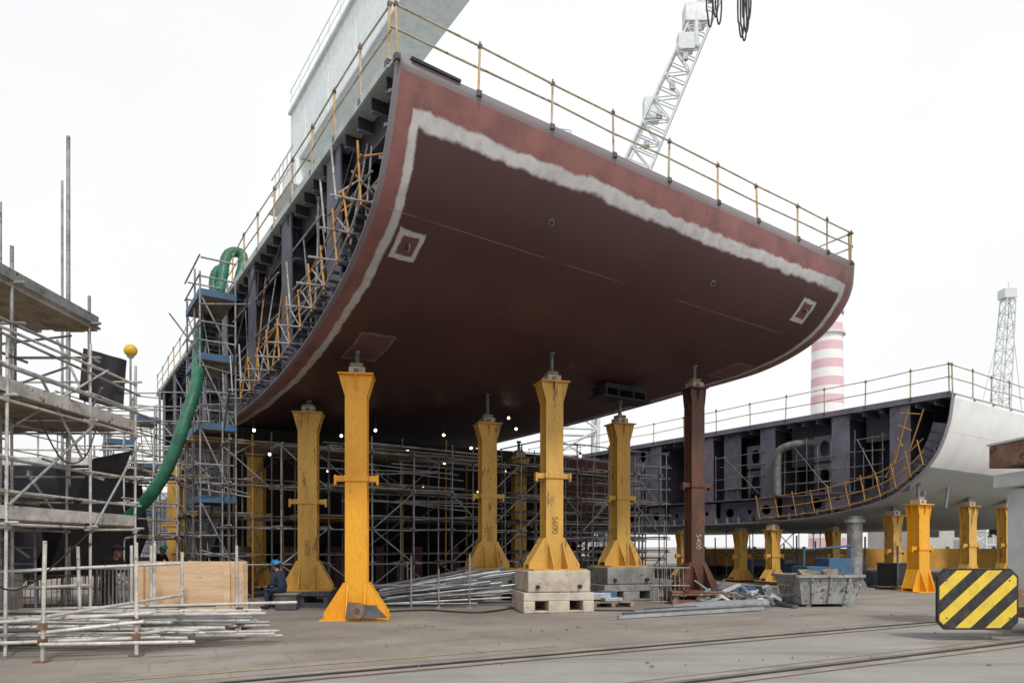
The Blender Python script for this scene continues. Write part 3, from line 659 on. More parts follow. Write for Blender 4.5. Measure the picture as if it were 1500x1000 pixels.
x,y=P3(808,17.2); cblock(x,y,1.75,1.02,'concrete',.18); pillar('support_pillar',x,y,1.02,5.7,ztop(x,y)-.02,.46,'yellow_old',.3,.5,'5600',1.35)
x,y=P3(1017,19.6); stand(x,y,1.6,.36); pillar('support_pillar',x,y,.36,6.1,ztop(x,y)-.02,.42,'rusty',.3,.52,'5400',1.3,numm='white_paint',fl=.05)
x,y=P3(714,20.2); cblock(x,y,1.8,.95,'concrete_g',.2); pillar('support_pillar',x,y,.95,5.2,ztop(x,y)-.02,.46,'yellow_old',.3,.5,'5600',1.25)
x,y=P3(908,20.8); cblock(x,y,1.75,1.0,'concrete_g',.3); pillar('support_pillar',x,y,1.0,5.3,6.0,.46,'yellow_old',.4,.48,None,1.3)
x9,y9=x,y
x,y=P3(452,18.6); stand(x,y,1.5,.42,'steel'); pillar('support_pillar',x,y,.42,5.2,ztop(x,y)-.02,.5,'yellow_old',.15,.5,'5600',1.3)
x,y=P3(376,22.3); pillar('support_pillar',x,y,0.3,4.9,5.35,.5,'yellow_old',.15,.5,None,1.3)
x,y=P3(258,27); pillar('support_pillar',x,y,0.0,4.9,5.35,.5,'yellow_old',.15,.5,None,1.3)
x,y=P3(760,25.5); pillar('support_pillar',x,y,0.0,4.9,5.5,.46,'yellow_old',.3,.5,None,1.3)
b=MB(); c=Vector((x9,y9,0)); b.box(c+EZ*6.05,(2.0,.7,.05),0,.6); b.box(c+EZ*6.32,(1.8,.6,.05),0,.6)
for k in (-.8,-.3,.3,.8): b.box(c+Matrix.Rotation(.6,3,'Z')@Vector((k,0,6.18)),(.06,.6,.24),0,.6)
b.box(c+EZ*6.4,(1.6,.5,.12),0,.6)
b.obj('spreader_beam',['slate_d'])
# ------------------------------------------------------------------ second hull block
bk=empty('ship_hull_block')
U2,L2=24.9,22
BP=[(10.65,6.72),(10.8,5.72),(11.18,4.73),(11.84,3.975),(13.0,3.26),(15.4,2.8),(18.5,2.63),(24,2.6),(40,2.6)]
BC=crom(BP); S2=[0]
for i in range(1,len(BC)): S2.append(S2[-1]+(BC[i]-BC[i-1]).length)
def z2(v):
    for i in range(len(BC)-1):
        if BC[i+1].x>=v: t=(v-BC[i].x)/(BC[i+1].x-BC[i].x); return BC[i].y+(BC[i+1].y-BC[i].y)*t
    return 2.6
cols=[(L2*i/20,[W(U2+L2*i/20,p.x,p.y) for p in BC]) for i in range(21)]
q=NT('second_shell_paint'); uvn=q.n('ShaderNodeTexCoord'); tc=uvn.outputs['Object']; sx=q.n('ShaderNodeSeparateXYZ'); q.l(uvn.outputs['UV'],sx.inputs[0])
nz=q.noise(tc,1.2,5); sN=q.math('ADD',sx.outputs[1],q.math('MULTIPLY',nz,.05))
c=q.mix(q.step(sN,2.55,2.59),(.82,.83,.83),(.3,.34,.34)); c=q.mix(q.step(sx.outputs[0],.16,.2),(.28,.26,.29),c)
c=q.mix(q.math('MULTIPLY',q.step(nz,.4,.7),.2),c,(.45,.45,.46))
se=q.math('MAXIMUM',q.math('LESS_THAN',q.math('ABSOLUTE',q.math('SUBTRACT',sx.outputs[1],1.25)),.01),q.math('LESS_THAN',q.math('ABSOLUTE',q.math('SUBTRACT',sx.outputs[0],3.2)),.01))
c=q.mix(q.math('MULTIPLY',se,.4),c,(.3,.27,.27))
q.l(c,q.b.inputs['Base Color']); q.b.inputs['Roughness'].default_value=.5; q.bump(q.noise(tc,.8,2),.3,.03); M['shell2']=q.m
o=shellmesh('shell_plating',cols,S2,['shell2','slate_d'],bk); so=o.modifiers.new('s','SOLIDIFY'); so.thickness=.035; so.offset=0; so.material_offset=1
b=MB(); b.uv(U2,U2+L2,10.62,40,6.70,6.735,0); b.uv(U2-.02,U2+.03,10.7,40,6.6,6.8,2); b.obj('deck_plate',['deck','slate','slate_l'],bk)
b=MB()
for i in range(50):
    va=10.75+29*i/50; vb=va+29/50
    b.add([W(U2+2.2,va,z2(va)),W(U2+2.2,vb,z2(vb)),W(U2+2.2,vb,6.7),W(U2+2.2,va,6.7)],[(0,1,2,3)],0 if i%5 else 1)
v=11.2
while v<39:
    b.uv(U2+.05,U2+2.2,v,v+.015,6.45,6.7,1); b.uv(U2+.05,U2+2.2,v-.03,v+.05,6.43,6.45,2); b.uv(U2+2.05,U2+2.19,v+.3,v+.32,z2(v)+.05,6.6,2)
    b.hexa([W(U2+.03,v,z2(v)+.02),W(U2+2.2,v,z2(v)+.02),W(U2+2.2,v+.02,z2(v)+.02),W(U2+.03,v+.02,z2(v)+.02),W(U2+.03,v,z2(v)+.28),W(U2+2.2,v,z2(v)+.28),W(U2+2.2,v+.02,z2(v)+.28),W(U2+.03,v+.02,z2(v)+.28)],2)
    v+=.62
for k in range(24):
    va=14.2+k*1.05
    b.plate(W(U2+.1+(.3 if k%3 else 0),va,z2(va)+.03),E1,EZ,1.03,.92,(.22,.2) if k%2 else (.1,.1),.02,2)
b.uv(U2+.0,U2+2.2,13.9,40,3.62,3.66,2)
for k in range(12):
    i0=6+k*2
    if i0+2>=len(BC): break
    a_,c_=BC[i0],BC[min(i0+2,len(BC)-1)]
    if a_.x>15: break
    t=(c_-a_).normalized(); n=Vector((abs(t.y),abs(t.x)))
    b.prism([W(U2+.5,a_.x,a_.y+.02),W(U2+.5,c_.x,c_.y+.02),W(U2+.5,(c_+n*.7).x,(c_+n*.7).y),W(U2+.5,(a_+n*.7).x,(a_+n*.7).y)],E2*.02,2)
for wv,hl in ((12.4,0),(14.6,1),(17.8,1),(21.0,1),(24.2,1),(27.4,1),(31,1),(35,1)):
    zb=max(z2(wv),3.66 if wv>14 else 0)
    b.uv(U2+.1,U2+.14,wv-.35,wv+.35,zb,6.6,2); b.uv(U2+.14,U2+2.2,wv,wv+.02,zb,6.6,1)
    if hl: 
        for zz in (3.9,5.0): b.plate(W(U2+.6,wv+.5,zz),E1,EZ,.9,1.0,(.2,.33),.02,2)
for k in range(5):
    for zz in (3.7,4.75,5.75):
        b.plate(W(U2+.25,24.6+k*1.3,zz),E1,EZ,1.28,1.0 if zz<5 else .9,(.3,.3) if k%2 else (.18,.3),.02,3)
b.uv(U2+.3,U2+.34,19.3,20.2,3.66,6.6,2)
b.uv(U2+.9,U2+.94,15.2,17.2,4.9,6.6,1); b.uv(U2+1.2,U2+1.24,12.6,14.2,5.6,6.6,2)
b.obj('web_frames',['slate_d','violet','slate_l','slate_l'],bk)
b=MB()
b.path([W(U2-.1,17.2,3.7),W(U2-.1,17.2,5.2),W(U2-.05,17.0,5.6),W(U2+.2,16.4,5.75),W(U2+.8,15.9,5.75)],.16,12,0)
b.obj('vent_duct',['galv_d'],bk)
railing('deck_railing',lambda s:W(U2+.02,s,6.75),[10.75,12,13.6,15.2,16.9,18.6,20.4,22.3,24.3,26.5,29,32,35],1.0,('cream_rail','cream_rail'))
railing('deck_railing',lambda s:W(U2+s,10.68,6.72),[.1,1.6,3.1,4.6,6.2,7.8,9.5,11],1.0,('cream_rail','cream_rail'))
b=MB(); prev=None
for v_ in [11.5,11.9,12.4,12.95,13.5,14.1,14.8,15.5,16.3,17.1,18.0]:
    zb=z2(v_); p=W(U2-.15,v_,zb+.1); t=W(U2-.15,v_+.2,zb+1.05+rr(-.1,.1)); b.tube(p,t,.022,6,0)
    cur=(p+EZ*.45,p+EZ*.9,p+EZ*.05)
    if prev:
        for k,(a_,c_) in enumerate(zip(prev,cur)): b.tube(a_,c_,.02,6,0)
        for k in range(2): b.box(prev[2].lerp(cur[2],(k+.5)/2)+E2*.25+EZ*.05,(.42,.16,.02),2,ANG)
    prev=cur
for k in range(5): b.tube(W(U2-.1,12.3+k*.05,6.3-k*.42),W(U2-.1,11.6+k*.3,6.45-k*.52-.3),.025,6,0)
b.tube(W(U2-.12,12.0,6.35),W(U2-.12,12.6,4.0),.024,6,0); b.tube(W(U2-.12,11.5,6.3),W(U2-.12,12.2,4.2),.024,6,0)
for (va,vb) in ((13,14.4),(18.1,20.5),(15,17)):
    for j in range(5): 
        v_=va+(vb-va)*j/4; b.tube(W(U2+.1,v_,3.7),W(U2+.1,v_+rr(-.05,.05),5.7+rr(-.6,.4)),.02,6,1)
    for z in (4.1,4.6,5.1,5.6): 
        if R()<.8: b.tube(W(U2+.05,va-rr(0,.3),z),W(U2+.05,vb+rr(-.5,.3),z+rr(-.06,.06)),.018,6,1)
    for z in (4.15,): b.beam(W(U2+.4,va,z),W(U2+.4,vb,z),.5,.04,2)
    b.tube(W(U2,va,3.8),W(U2,vb-.5,5.6),.018,6,1)
b.obj('bilge_scaffold',['orange_tube','galv_d','wood'])
def pil2(px,Y,z0,mt='yellow_old',w=.42,off=.35):
    x,y=P3(px,Y); v_=-x*SU+y*CU; zc=z2(max(v_,10.8))-.02
    pillar('support_pillar',x,y,z0,zc-off,zc,w,mt,.35,.5 if zc-z0>2.4 else 0,None,1.05,fl=.08)
pil2(1345,24.2,0,'yellow',.5,.75); pil2(1308,26,0.1); pil2(1418,27.2,0.1); pil2(1472,29,0.1); pil2(1132,28.5,.15); pil2(1000,33,.1); pil2(1085,31,.1); pil2(1220,31,.1)
x,y=P3(1252,25.8); b=MB(); b.cone((x,y,0),(x,y,2.75),.27,.27,20,0); b.box((x,y,.03),(1,1,.06),0); b.cone((x,y,2.5),(x,y,2.62),.36,.36,20,0)
for k in range(4):
    an=k*math.pi/2; b.prism([(x+.25*math.cos(an),y+.25*math.sin(an),.06),(x+.5*math.cos(an),y+.5*math.sin(an),.06),(x+.25*math.cos(an),y+.25*math.sin(an),.5)],(.02*math.sin(an)+.001,.02*math.cos(an),0),0)
b.obj('steel_column',['galv'])
b=MB()
for (px,Y) in ((1350,25),(1385,25.5)):
    x,y=P3(px,Y); v_=-x*SU+y*CU; zz=z2(max(v_,11))
    b.cone((x,y,zz-.75),(x+.1,y,zz+.05),.05,.05,10,0)
b.obj('mooring_strut',['galv'])
scaffold('yard_scaffold',lambda i,j,z:W(27+i*1.8,20+j*1.5,z),5,1,[1.2,2.3],['galv','dark_tube','wood','white_tube'],diag=.5,top=.2,rails=False)
scaffold('yard_scaffold',lambda i,j,z:W(19+i*1.6,22.5+j*1.5,z),3,2,[1.0,2.0],['galv','dark_tube','wood','white_tube'],diag=.5,top=.8,rails=False,planks=(1.0,))
scaffold('yard_scaffold',lambda i,j,z:W(21.5+i*1.8,27+j*1.6,z),3,2,[1.9,3.8],['galv','dark_tube','wood','white_tube'],diag=.5,top=1,planks=(1.9,3.8))
b=MB()
for k in range(12):
    u_=25.5+k*.3+rr(0,1.5); v_=13.0+k*1.2; w_=rr(.5,1.4); d_=rr(.6,1.1); h_=rr(.5,1.2)
    b.uv(u_,u_+w_,v_,v_+d_,.12,h_,k%3); b.uv(u_+.05,u_+w_-.05,v_+.05,v_+.2,0,.12,2); b.uv(u_-.03,u_+w_+.03,v_-.03,v_+d_+.03,h_,h_+.05,2)
    b.tube(W(u_,v_-.05,0),W(u_,v_-.05,rr(1.6,2.4)),.04,6,2)
b.obj('site_equipment',['slate_d','blue','steel'],bevel=.02)
# ------------------------------------------------------------------ yard objects
x,y=P3(1197,18.6); b=MB(); m=Matrix.Rotation(.12,3,'Z'); c=Vector((x,y,0))
def ring(wt,dt,z): return [c+m@Vector((sx_*wt/2,sy*dt/2,z)) for sx_,sy in ((-1,-1),(1,-1),(1,1),(-1,1))]
o1,o2=ring(1.45,1.0,.08),ring(1.8,1.3,.84); i1,i2=ring(1.37,.92,.14),ring(1.72,1.22,.85)
b.add(o1+o2+i1+i2,[(3,2,1,0),(8,9,10,11)]+[(k,(k+1)%4,4+(k+1)%4,4+k) for k in range(4)]+[(8+(k+1)%4,8+k,12+k,12+(k+1)%4) for k in range(4)]+[(4+k,4+(k+1)%4,12+(k+1)%4,12+k) for k in range(4)],0)
r1=ring(1.86,1.36,.82)
for k in range(4): b.beam(r1[k],r1[(k+1)%4],.07,.07,0)
for k in (-.45,0,.45): b.beam(c+m@Vector((k*1.0,-.54,.1)),c+m@Vector((k*1.2,-.67,.8)),.06,.05,0)
b.box(c+m@Vector((-.5,0,.04)),(.12,.9,.08),0,.12); b.box(c+m@Vector((.5,0,.04)),(.12,.9,.08),0,.12)
b.tube(c+m@Vector((-.95,-.3,.55)),c+m@Vector((-.95,.3,.55)),.04,8,0)
for k in range(12): b.box(c+m@Vector((rr(-.7,.7),rr(-.4,.4),.8+rr(-.05,.1))),(rr(.1,.5),rr(.1,.4),rr(.04,.2)),1,rr(0,3),Matrix.Rotation(rr(-.5,.5),3,'X'))
sk=b.obj('skip_bin',['skip','wood'],fix=False)
digits('FI 14',c+m@Vector((.3,-.69,.6)),.12,sk,.16,'dark_tube',False)
x,y=P3(1205,20.8); b=MB(); c=Vector((x,y,0))
b.box(c+EZ*.75,(1.5,.9,.5),0,.1); b.box(c+EZ*1.12+Vector((.3,0,0)),(.7,.8,.26),0,.1); b.box(c+EZ*.45,(1.7,1,.08),1,.1)
for s_ in (-.55,.55): b.cone(c+Vector((s_,-.55,.25)),c+Vector((s_,-.4,.25)),.24,.24,16,1)
b.tube(c+Vector((-.7,-.3,1.0)),c+Vector((-.7,-.3,1.55)),.04,8,0); b.tube(c+Vector((-.7,-.3,1.5)),c+Vector((.7,-.3,1.62)),.035,8,0); b.tube(c+Vector((.7,-.3,.8)),c+Vector((.7,-.3,1.62)),.04,8,0)
for k in range(5): b.box(c+Vector((-.5+k*.14,-.47,.75)),(.05,.02,.3),1,.1)
b.obj('air_compressor',['blue','black'],bevel=.01)
b=MB()
for k in range(7):
    x0,y0=P3(905+k*8,15.0+k*.28); b.beam((x0,y0,.05+.03*(k%2)),(x0+3.7+rr(-.3,.4),y0+1.9+rr(-.2,.3),.06+.03*(k%2)),.09,.07,0 if k%3 else 1)
for k in range(5): b.beam((4.0+k*.15,17+k*.2,.1),(6.4+k*.15,17.6+k*.2,.16),.07,.1,1)
b.obj('steel_bars',['steel','silver'])
b=MB()
for k in range(40):
    p=Vector((rr(5.2,7.6),rr(18,19.2),.05+.3*R())); d=Vector((rr(-1,1),rr(-.4,.4),rr(-.2,.3))).normalized()*rr(.2,.7); b.beam(p,p+d,rr(.05,.2),rr(.02,.08),random.choice((0,1,2)))
b.obj('scrap_pile',['silver','steel','white_tube'])
b=MB()
for k in range(56):
    y0=rr(17.6,19.6); lay=(k%6); x0=rr(-4.0,-3.2); b.tube((x0,y0,.12+lay*.07),(x0+rr(2.4,3.6),y0+rr(.2,.9),.2+lay*.14+rr(0,.12)),.026,7,0 if R()<.7 else 1)
for (x0,y0) in ((-3.6,17.6),(-2.6,17.6),(-1.9,17.7),(-1.1,17.8),(-3.0,19.6),(-1.3,19.7)):
    b.tube((x0,y0,0),(x0,y0,1.15+rr(-.2,.3)),.024,6,1); b.box((x0,y0,.015),(.15,.15,.03),1)
for z in (.12,.6): b.tube((-3.7,17.58,z),(-.9,17.8,z),.024,6,1)
b.obj('tube_rack',['silver','galv'])
def pallet(x,y,a=0,load=None):
    b=MB(); m=Matrix.Rotation(a,3,'Z'); c=Vector((x,y,0))
    for k in range(5): b.box(c+m@Vector((0,-.4+k*.2,.13)),(1.2,.13,.025),0,a)
    for k in (-.52,0,.52): b.box(c+m@Vector((k,0,.06)),(.1,.95,.1),0,a)
    b.obj('pallet',['wood'])
    if load:
        b=MB()
        for k in range(6): b.box(c+m@Vector((rr(-.35,.35),rr(-.25,.25),.2+rr(0,.12))),(rr(.2,.5),rr(.2,.4),rr(.08,.25)),0 if R()<.6 else 1,a+rr(-.3,.3))
        b.obj(load,['blue','silver'],bevel=.01)
pallet(*P3(890,18.4),.2,'tool_boxes'); pallet(*P3(1100,21.5),.1,'parts_boxes'); pallet(*P3(1060,20.5),.4,'parts_boxes')
b=MB()
for k in range(8): b.tube((4.0+k*.12,19.2,.0),(4.0+k*.12,19.3,1.0),.015,5,0)
for z in (.05,.5,1.0): b.tube((3.9,19.2,z),(5.0,19.2,z),.02,5,0)
b.obj('steel_grate',['galv'])
b=MB()
b.path([(-4.5,16.6,.03),(-3.6,16.2,.03),(-2.2,16.9,.03),(-.8,16.3,.03),(.2,17.9,.03)],.02,5,0); b.path([(1.6,17.0,.03),(3.0,16.8,.03),(4.2,17.6,.03),(5.5,17.2,.03),(7.5,18.4,.03)],.018,5,0)
b.obj('ground_cable',['black'])
b=MB(); X0,X1,Z0,Z1,Yf=7.17,8.53,.2,1.23,11.5; k=.13
oct_=[(X0+k,Z0),(X1-k,Z0),(X1,Z0+k),(X1,Z1-k),(X1-k,Z1),(X0+k,Z1),(X0,Z1-k),(X0,Z0+k)]
b.prism([(x_,Yf,z_) for x_,z_ in oct_],(0,.06,0),1)
cx,cz=(X0+X1)/2,(Z0+Z1)/2
b.prism([(cx+(x_-cx)*.955,Yf-.004,cz+(z_-cz)*.94) for x_,z_ in oct_],(0,.003,0),0)
for x_ in (cx-.4,cx+.4): b.box((x_,Yf+.12,cz),(.08,.12,.5),2)
b.box((cx+.6,Yf+.32,cz),(1.9,.28,.3),2)
for x_ in (X0+.15,X1-.15):
    for z_ in (Z0+.2,Z1-.2): b.cone((x_,Yf-.012,z_),(x_,Yf,z_),.015,.018,8,2)
b.obj('hazard_sign',['hazard','black','redrust'])
b=MB()
b.box((10.15,12.6,.55),(1.7,1.2,.5),0); b.box((10.25,12.7,1.75),(1.35,1.0,1.9),1); b.box((10.1,12.6,2.85),(1.6,1.2,.25),1); b.box((10.0,12.6,3.3),(1.7,1.0,.42),0); b.box((10.0,12.6,3.54),(1.76,1.06,.05),1)
for x_ in (9.75,10.65): b.cone((x_,11.98,.32),(x_,11.82,.32),.3,.3,20,2)
for k_ in range(4): b.box((9.5,12.2,1.2+.4*k_),(.06,.3,.05),0)
b.tube((9.6,12.1,2.9),(9.6,12.1,3.2),.05,8,2)
b.obj('crane_bogie',['redrust','crane2','steel'],bevel=.015)
# ------------------------------------------------------------------ background
gc=empty('gantry_crane')
b=MB(); b.uv(13.4,15.9,-8,46.5,26.6,30.7,0)
for k in range(12): b.uv(13.37,13.4,-4+k*4.3,-3.95+k*4.3,26.7,30.6,0)
b.uv(13.2,13.4,-8,46.5,26.5,26.65,1); b.uv(13.2,13.4,-8,46.5,30.6,30.75,1)
b.uv(13.0,16.2,44,47,0,26.5,0)
b.obj('girder',['crane','crane2'],gc)
b=MB()
for k in range(30): b.tube(W(13.2,-8+k*1.85,30.7),W(13.2,-8+k*1.85,31.8),.03,5,0)
b.tube(W(13.2,-8,31.8),W(13.2,46,31.8),.03,5,0); b.tube(W(13.2,-8,31.2),W(13.2,46,31.2),.02,5,0)
for k in range(5): b.tube(W(12.4,43+k*.9,24.2),W(12.4,43+k*.9,26.4),.05,5,0)
for z in (24.2,25.3,26.4): b.tube(W(12.4,42.5,z),W(12.4,47.5,z),.05,5,0)
b.uv(12.2,13.2,42.5,47.5,24.0,24.1,0)
b.obj('walkway',['crane2'],gc)
def lattice(b,A,B,w0,w1,n,r=.06,mi=0):
    A=Vector(A);B=Vector(B); d=(B-A).normalized(); t=Vector((0,1,0)) if abs(d.y)<.9 else Vector((1,0,0)); x=d.cross(t).normalized(); y=d.cross(x)
    pr=None
    for i in range(n+1):
        f=i/n; w=w0+(w1-w0)*f; c=A.lerp(B,f); cur=[c+x*w*sx_/2+y*w*sy/2 for sx_,sy in ((-1,-1),(1,-1),(1,1),(-1,1))]
        for k in range(4): b.tube(cur[k],cur[(k+1)%4],r*.6,4,mi)
        if pr:
            for k in range(4): b.tube(pr[k],cur[k],r,4,mi); b.tube(pr[k],cur[(k+1)%4] if i%2 else cur[k-1],r*.6,4,mi)
        pr=cur
b=MB()
lattice(b,(10,70,34),(24,70,66),3.0,1.6,26,.12); lattice(b,(6,70,0),(7,70,32),4.5,4,12,.2); b.box((7,70,33),(7,5,4),0); b.box((1.5,70,34),(5,4,3),0)
lattice(b,(4,70,35),(5.5,70,44),2,1,6,.12)
b.tube((10,70,36),(20,70,60),.06,4,0)
b.box((14.2,69.6,46),(1.6,1.2,2.2),0); b.box((18.6,69.5,55.5),(2.2,1.5,1.8),0); b.tube((18.6,69,52),(18.6,69,56),.3,6,0); b.box((17.6,69.3,52.6),(1.6,1.0,1.6),0)
for k in range(10): b.box((11+k*1.3,69,36.2+k*2.97),(.5,.4,.7),1)
b.obj('dockyard_crane',['crane2','galv'])
b=MB(); lattice(b,(63.5,90,8),(65.4,90,34),2.0,1.2,16,.09); lattice(b,(63,90,0),(63,90,9),3,3,5,.15); b.box((65.3,90,34.8),(1.6,1.4,1.2),0); b.tube((65.4,90,35),(60,90,12),.05,4,0); b.tube((65.4,90,36.5),(68,90,12),.06,4,0)
b.obj('dockyard_crane',['crane2'])
b=MB()
for (px,yb,Y) in ((1040,40,26),(1048,25,26),(1053,36,26),(1086,55,26),(1090,60,26),(1096,30,26),(1093,48,26)):
    x=(px-750)/1000*Y; zb=1.6+(800-yb)/1000*Y; b.path([(x-.12,Y,34),(x-.14,Y,zb+2),(x-.09,Y,zb+.5),(x,Y,zb),(x+.09,Y,zb+.45),(x+.1,Y,zb+2),(x+.1,Y,34)],.03,6,0)
b.box((8.3,26,34.3),(2.0,.5,.7),0); b.cone((8.3,26,34.6),(8.3,26,60),.04,.04,6,0)
b.obj('crane_slings',['black'])
b=MB(); b.cone((55.4,120,0),(55.4,120,42.2),3.1,2.45,32,0); b.cone((55.4,120,42.2),(55.4,120,42.8),2.7,2.7,32,0); b.cone((55.4,120,38.5),(55.4,120,38.8),2.95,2.95,32,1)
b.tube((54.8,120,42),(54.8,120,45),.08,5,1)
b.obj('striped_chimney',['chim','crane2'])
def building(name,x0,x1,y,h,d=14,n=8,roofm='roof'):
    e=empty(name); b=MB(); b.box(((x0+x1)/2,y+d/2,h/2),(x1-x0,d,h),0); b.obj('walls',['bldg'],e)
    b=MB(); b.prism([(x0-.4,y-.4,h),(x0-.4,y+d/2,h+1.6),(x0-.4,y+d+.4,h)],(x1-x0+.8,0,0),0); b.obj('roof',[roofm],e)
    b=MB(); w=(x1-x0)/n
    for k in range(n):
        b.box((x0+(k+.5)*w,y-.03,h*.62),(w*.5,.08,h*.22),0)
        if k%3==1: b.box((x0+(k+.5)*w,y-.04,h*.22),(w*.55,.08,h*.44),1)
    b.obj('windows_and_doors',['black','galv'],e)
building('warehouse',-75,-38,75,6.5); building('warehouse',-30,20,110,5.5,n=12); building('warehouse',62,130,105,6,n=14)
b=MB()
for k in range(14): 
    x0=15+k*3.6; b.box((x0,47+k*.4,.75),(3.5,.15,1.4),0); b.box((x0-1.75,47+k*.4,.8),(.12,.25,1.6),1)
b.obj('site_wall',['orangewall','steel'])
b=MB(); b.uv(52,75,8,20,2.4,5.5,0); b.uv(51.8,52,8,20,5.4,5.6,1)
for k in range(9): b.uv(51.6,52,8.5+k*1.3,8.7+k*1.3,2.5,5.4,1); b.uv(52+k*2.5,52.4+k*2.5,9,9.4,0,2.4,2)
b.obj('ship_deck_section',['slate_d','slate_l','yellow_old'])
b=MB(); b.uv(6,20,42,60,1,4.6,0); 
for k in range(6): b.uv(5.8,6,43+k*2.8,43.3+k*2.8,1,4.6,1)
b.obj('ship_deck_section',['slate','slate_l'])
b=MB(); bl=MB()
for (px,py,Y) in ((550,630,21),(650,637,22),(745,612,22.5),(372,630,19.8),(500,638,21.5),(651,678,24),(690,656,23),(756,628,23.5),(597,660,22.5),(620,712,23),(820,640,24),(480,690,21),(700,720,24),(850,668,24.5),(395,665,20.5),(740,690,23.5)):
    x=(px-750)/1000*Y; z=1.6+(800-py)/1000*Y; b.ball((x,Y,z),.045 if py<680 else .03,0,8); bl.tube((x,Y,z+.05),(x,Y,z+.45),.01,4,0); bl.cone((x,Y,z+.04),(x,Y,z+.14),.045,.03,8,0)
ls=empty('work_lights'); b.obj('bulbs',['lamp'],ls); bl.obj('sockets',['black'],ls)
# ------------------------------------------------------------------ people
def skinobj(name,V,Ed,Rd,mt,parent,lv=2):
    me=bpy.data.meshes.new(name); me.from_pydata([tuple(v) for v in V],Ed,[]); o=bpy.data.objects.new(name,me); scene.collection.objects.link(o); o.parent=parent
    me.materials.append(M[mt]); md=o.modifiers.new('k','SKIN'); sv=me.skin_vertices[0].data
    for i,r in enumerate(Rd): sv[i].radius=(r,r) if not isinstance(r,tuple) else r; sv[i].use_root=(i==0)
    md.use_smooth_shade=True; s_=o.modifiers.new('s','SUBSURF'); s_.levels=lv; s_.render_levels=lv
    return o
def person(name,pos,yaw,J,cloth,helm):
    e=empty(name,pos); e.rotation_euler=(0,0,yaw)
    names=['pel','waist','chest','neck','shL','elL','wrL','shR','elR','wrR','hipL','knL','anL','hipR','knR','anR']
    V=[J[n] for n in names]; I={n:i for i,n in enumerate(names)}
    Ed=[('pel','waist'),('waist','chest'),('chest','neck'),('chest','shL'),('shL','elL'),('elL','wrL'),('chest','shR'),('shR','elR'),('elR','wrR'),('pel','hipL'),('hipL','knL'),('knL','anL'),('pel','hipR'),('hipR','knR'),('knR','anR')]
    Rr={'pel':.13,'waist':.125,'chest':.14,'neck':.06,'shL':.07,'shR':.07,'elL':.05,'elR':.05,'wrL':.036,'wrR':.036,'hipL':.095,'hipR':.095,'knL':.068,'knR':.068,'anL':.05,'anR':.05}
    skinobj('overalls',V,[(I[a],I[c]) for a,c in Ed],[Rr[n] for n in names],cloth,e)
    for s_ in 'LR':
        a=Vector(J['an'+s_]); skinobj('boot',[a+Vector((0,0,.04)),a+Vector((-.02,0,-.03)),a+Vector((.1,0,-.04)),a+Vector((.19,0,-.045))],[(0,1),(1,2),(2,3)],[.052,.05,.045,.035],'black',e,1)
        w=Vector(J['wr'+s_]); el=Vector(J['el'+s_]); d=(w-el).normalized(); side=Vector((0,1,0)); side=(side-d*side.dot(d)).normalized(); dn=d.cross(side)
        if dn.z>0: dn=-dn
        V=[w,w+d*.05]; E=[(0,1)]; RR_=[.028,.036]
        for k in range(4):
            L_=(.07,.08,.075,.06)[k]; b0=w+d*.085+side*(-.03+.02*k); b1=b0+d*L_*.5+dn*.012; b2=b0+d*L_*.8+dn*.035; n0=len(V); V+=[b0,b1,b2]; E+=[(1,n0),(n0,n0+1),(n0+1,n0+2)]; RR_+=[.012,.009,.008]
        n0=len(V); V+=[w+d*.05-side*.045,w+d*.09-side*.06+dn*.01]; E+=[(1,n0),(n0,n0+1)]; RR_+=[.013,.01]
        skinobj('hand',V,E,RR_,'skin',e,1)
    nk=Vector(J['neck']); hd=Vector(J['head']); b=MB()
    b.ball(hd,.1,0,16,(.95,.78,1.15)); b.ball(hd+Vector((.03,0,-.07)),.06,0,12,(1,.85,.8)); b.cone(hd+Vector((.085,0,.01)),hd+Vector((.115,0,-.025)),.012,.02,8,0)
    b.cone(nk-Vector((0,0,.03)),hd+Vector((-.02,0,-.05)),.058,.055,12,0)
    for s_ in (-1,1): b.ball(hd+Vector((-.005,s_*.08,-.005)),.028,0,8,(.7,.35,1.1)); b.ball(hd+Vector((.088,s_*.03,.015)),.011,1,6)
    b.box(hd+Vector((.092,0,-.055)),(.01,.045,.008),1); b.ball(hd+Vector((-.025,0,.02)),.098,1,14,(.95,.84,1.05))
    b.obj('head',['skin','jacket'],e)
    b=MB(); b.ball(hd+Vector((0,0,.045)),.135,0,18,(1.08,.92,.85),0.0); b.cone(hd+Vector((.02,0,.04)),hd+Vector((.02,0,.052)),.155,.15,20,0); b.prism([hd+Vector((.1,-.09,.04)),hd+Vector((.19,-.05,.035)),hd+Vector((.19,.05,.035)),hd+Vector((.1,.09,.04))],(0,0,.012),0); b.beam(hd+Vector((-.12,0,.1)),hd+Vector((.1,0,.155)),.03,.02,0)
    b.obj('helmet',[helm],e)
    return e
sit={'pel':(0,0,.52),'waist':(.04,0,.66),'chest':(.12,0,.84),'neck':(.17,0,.99),'shL':(.13,.19,.9),'elL':(.16,.24,.66),'wrL':(.36,.15,.6),'shR':(.13,-.19,.9),'elR':(.18,-.24,.66),'wrR':(.38,-.13,.58),
     'hipL':(.05,.1,.5),'knL':(.42,.13,.52),'anL':(.38,.13,.1),'hipR':(.05,-.1,.5),'knR':(.45,-.12,.5),'anR':(.46,-.12,.1),'head':(.21,0,1.11)}
x,y=P3(415,17.35)
person('seated_worker',(x,y,0),math.pi-.25,sit,'denim','helmb')
b=MB(); b.box((x+.12,y-.02,.2),(.5,.5,.36),0,.1); b.box((x+.12,y-.02,.4),(.56,.56,.035),1,.1); b.obj('equipment_crate',['steel','wood'],bevel=.01)
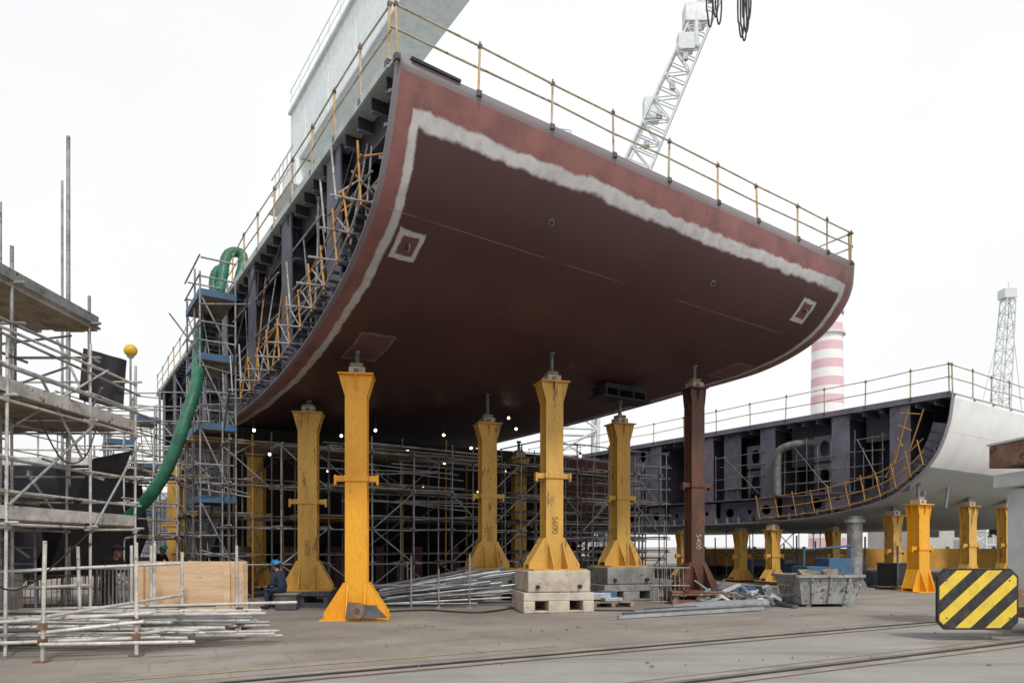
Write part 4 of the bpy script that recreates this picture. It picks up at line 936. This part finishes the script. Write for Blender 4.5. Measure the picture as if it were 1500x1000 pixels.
std={'pel':(0,0,.9),'waist':(.05,0,1.03),'chest':(.14,0,1.22),'neck':(.22,0,1.38),'shL':(.15,.19,1.3),'elL':(.25,.24,1.05),'wrL':(.45,.15,.98),'shR':(.15,-.19,1.3),'elR':(.25,-.24,1.04),'wrR':(.46,-.14,.95),
     'hipL':(0,.1,.86),'knL':(.05,.12,.48),'anL':(-.03,.13,.1),'hipR':(0,-.1,.86),'knR':(.08,-.12,.48),'anR':(.02,-.12,.1),'head':(.29,0,1.49)}
x,y=P3(158,14.2); person('standing_worker',(x,y,0),-.4,std,'jacket','jacket')
x,y=P3(229,21); person('standing_worker',(x,y,0),-.4,std,'jacket','helmg')
# ------------------------------------------------------------------ world, sun, camera
el=math.radians(50); az=Vector((.35,-.94,0)).normalized()
sd=Vector((az.x*math.cos(el),az.y*math.cos(el),math.sin(el)))
w=bpy.data.worlds.new('World'); scene.world=w; w.use_nodes=True; nt=w.node_tree; bg=nt.nodes['Background']
sky=nt.nodes.new('ShaderNodeTexSky'); sky.sky_type='NISHITA'; sky.sun_disc=False; sky.sun_elevation=el; sky.sun_rotation=math.atan2(sd.x,sd.y); sky.dust_density=4; sky.air_density=1; sky.altitude=0
hs=nt.nodes.new('ShaderNodeHueSaturation'); hs.inputs['Saturation'].default_value=.5; nt.links.new(sky.outputs[0],hs.inputs['Color'])
tcw=nt.nodes.new('ShaderNodeTexCoord'); nw=nt.nodes.new('ShaderNodeTexNoise'); nt.links.new(tcw.outputs['Generated'],nw.inputs[0]); nw.inputs['Scale'].default_value=1.6; nw.inputs['Detail'].default_value=6
mr=nt.nodes.new('ShaderNodeMapRange'); nt.links.new(nw.outputs[0],mr.inputs[0]); mr.inputs[1].default_value=.3; mr.inputs[2].default_value=.7; mr.inputs[3].default_value=.82; mr.inputs[4].default_value=.98
mx=nt.nodes.new('ShaderNodeMix'); mx.data_type='RGBA'; nt.links.new(mr.outputs[0],mx.inputs[0]); nt.links.new(hs.outputs[0],mx.inputs[6]); mx.inputs[7].default_value=(9.9,9.97,10.05,1)
nt.links.new(mx.outputs[2],bg.inputs[0]); bg.inputs[1].default_value=.106
sl=bpy.data.lights.new('sun','SUN'); sl.energy=2.0; sl.angle=math.radians(6); sl.color=(1,.95,.88); so_=bpy.data.objects.new('sun',sl); scene.collection.objects.link(so_); so_.rotation_euler=sd.to_track_quat('Z','Y').to_euler()
cam=bpy.data.cameras.new('camera'); cam.lens=24; cam.sensor_width=36; cam.shift_y=.2; cam.clip_end=3000; co=bpy.data.objects.new('camera',cam); scene.collection.objects.link(co); co.location=(0,0,1.6); co.rotation_euler=(math.radians(90),0,0); scene.camera=co
scene.view_settings.view_transform='Standard'; scene.view_settings.look='None'; scene.view_settings.exposure=0
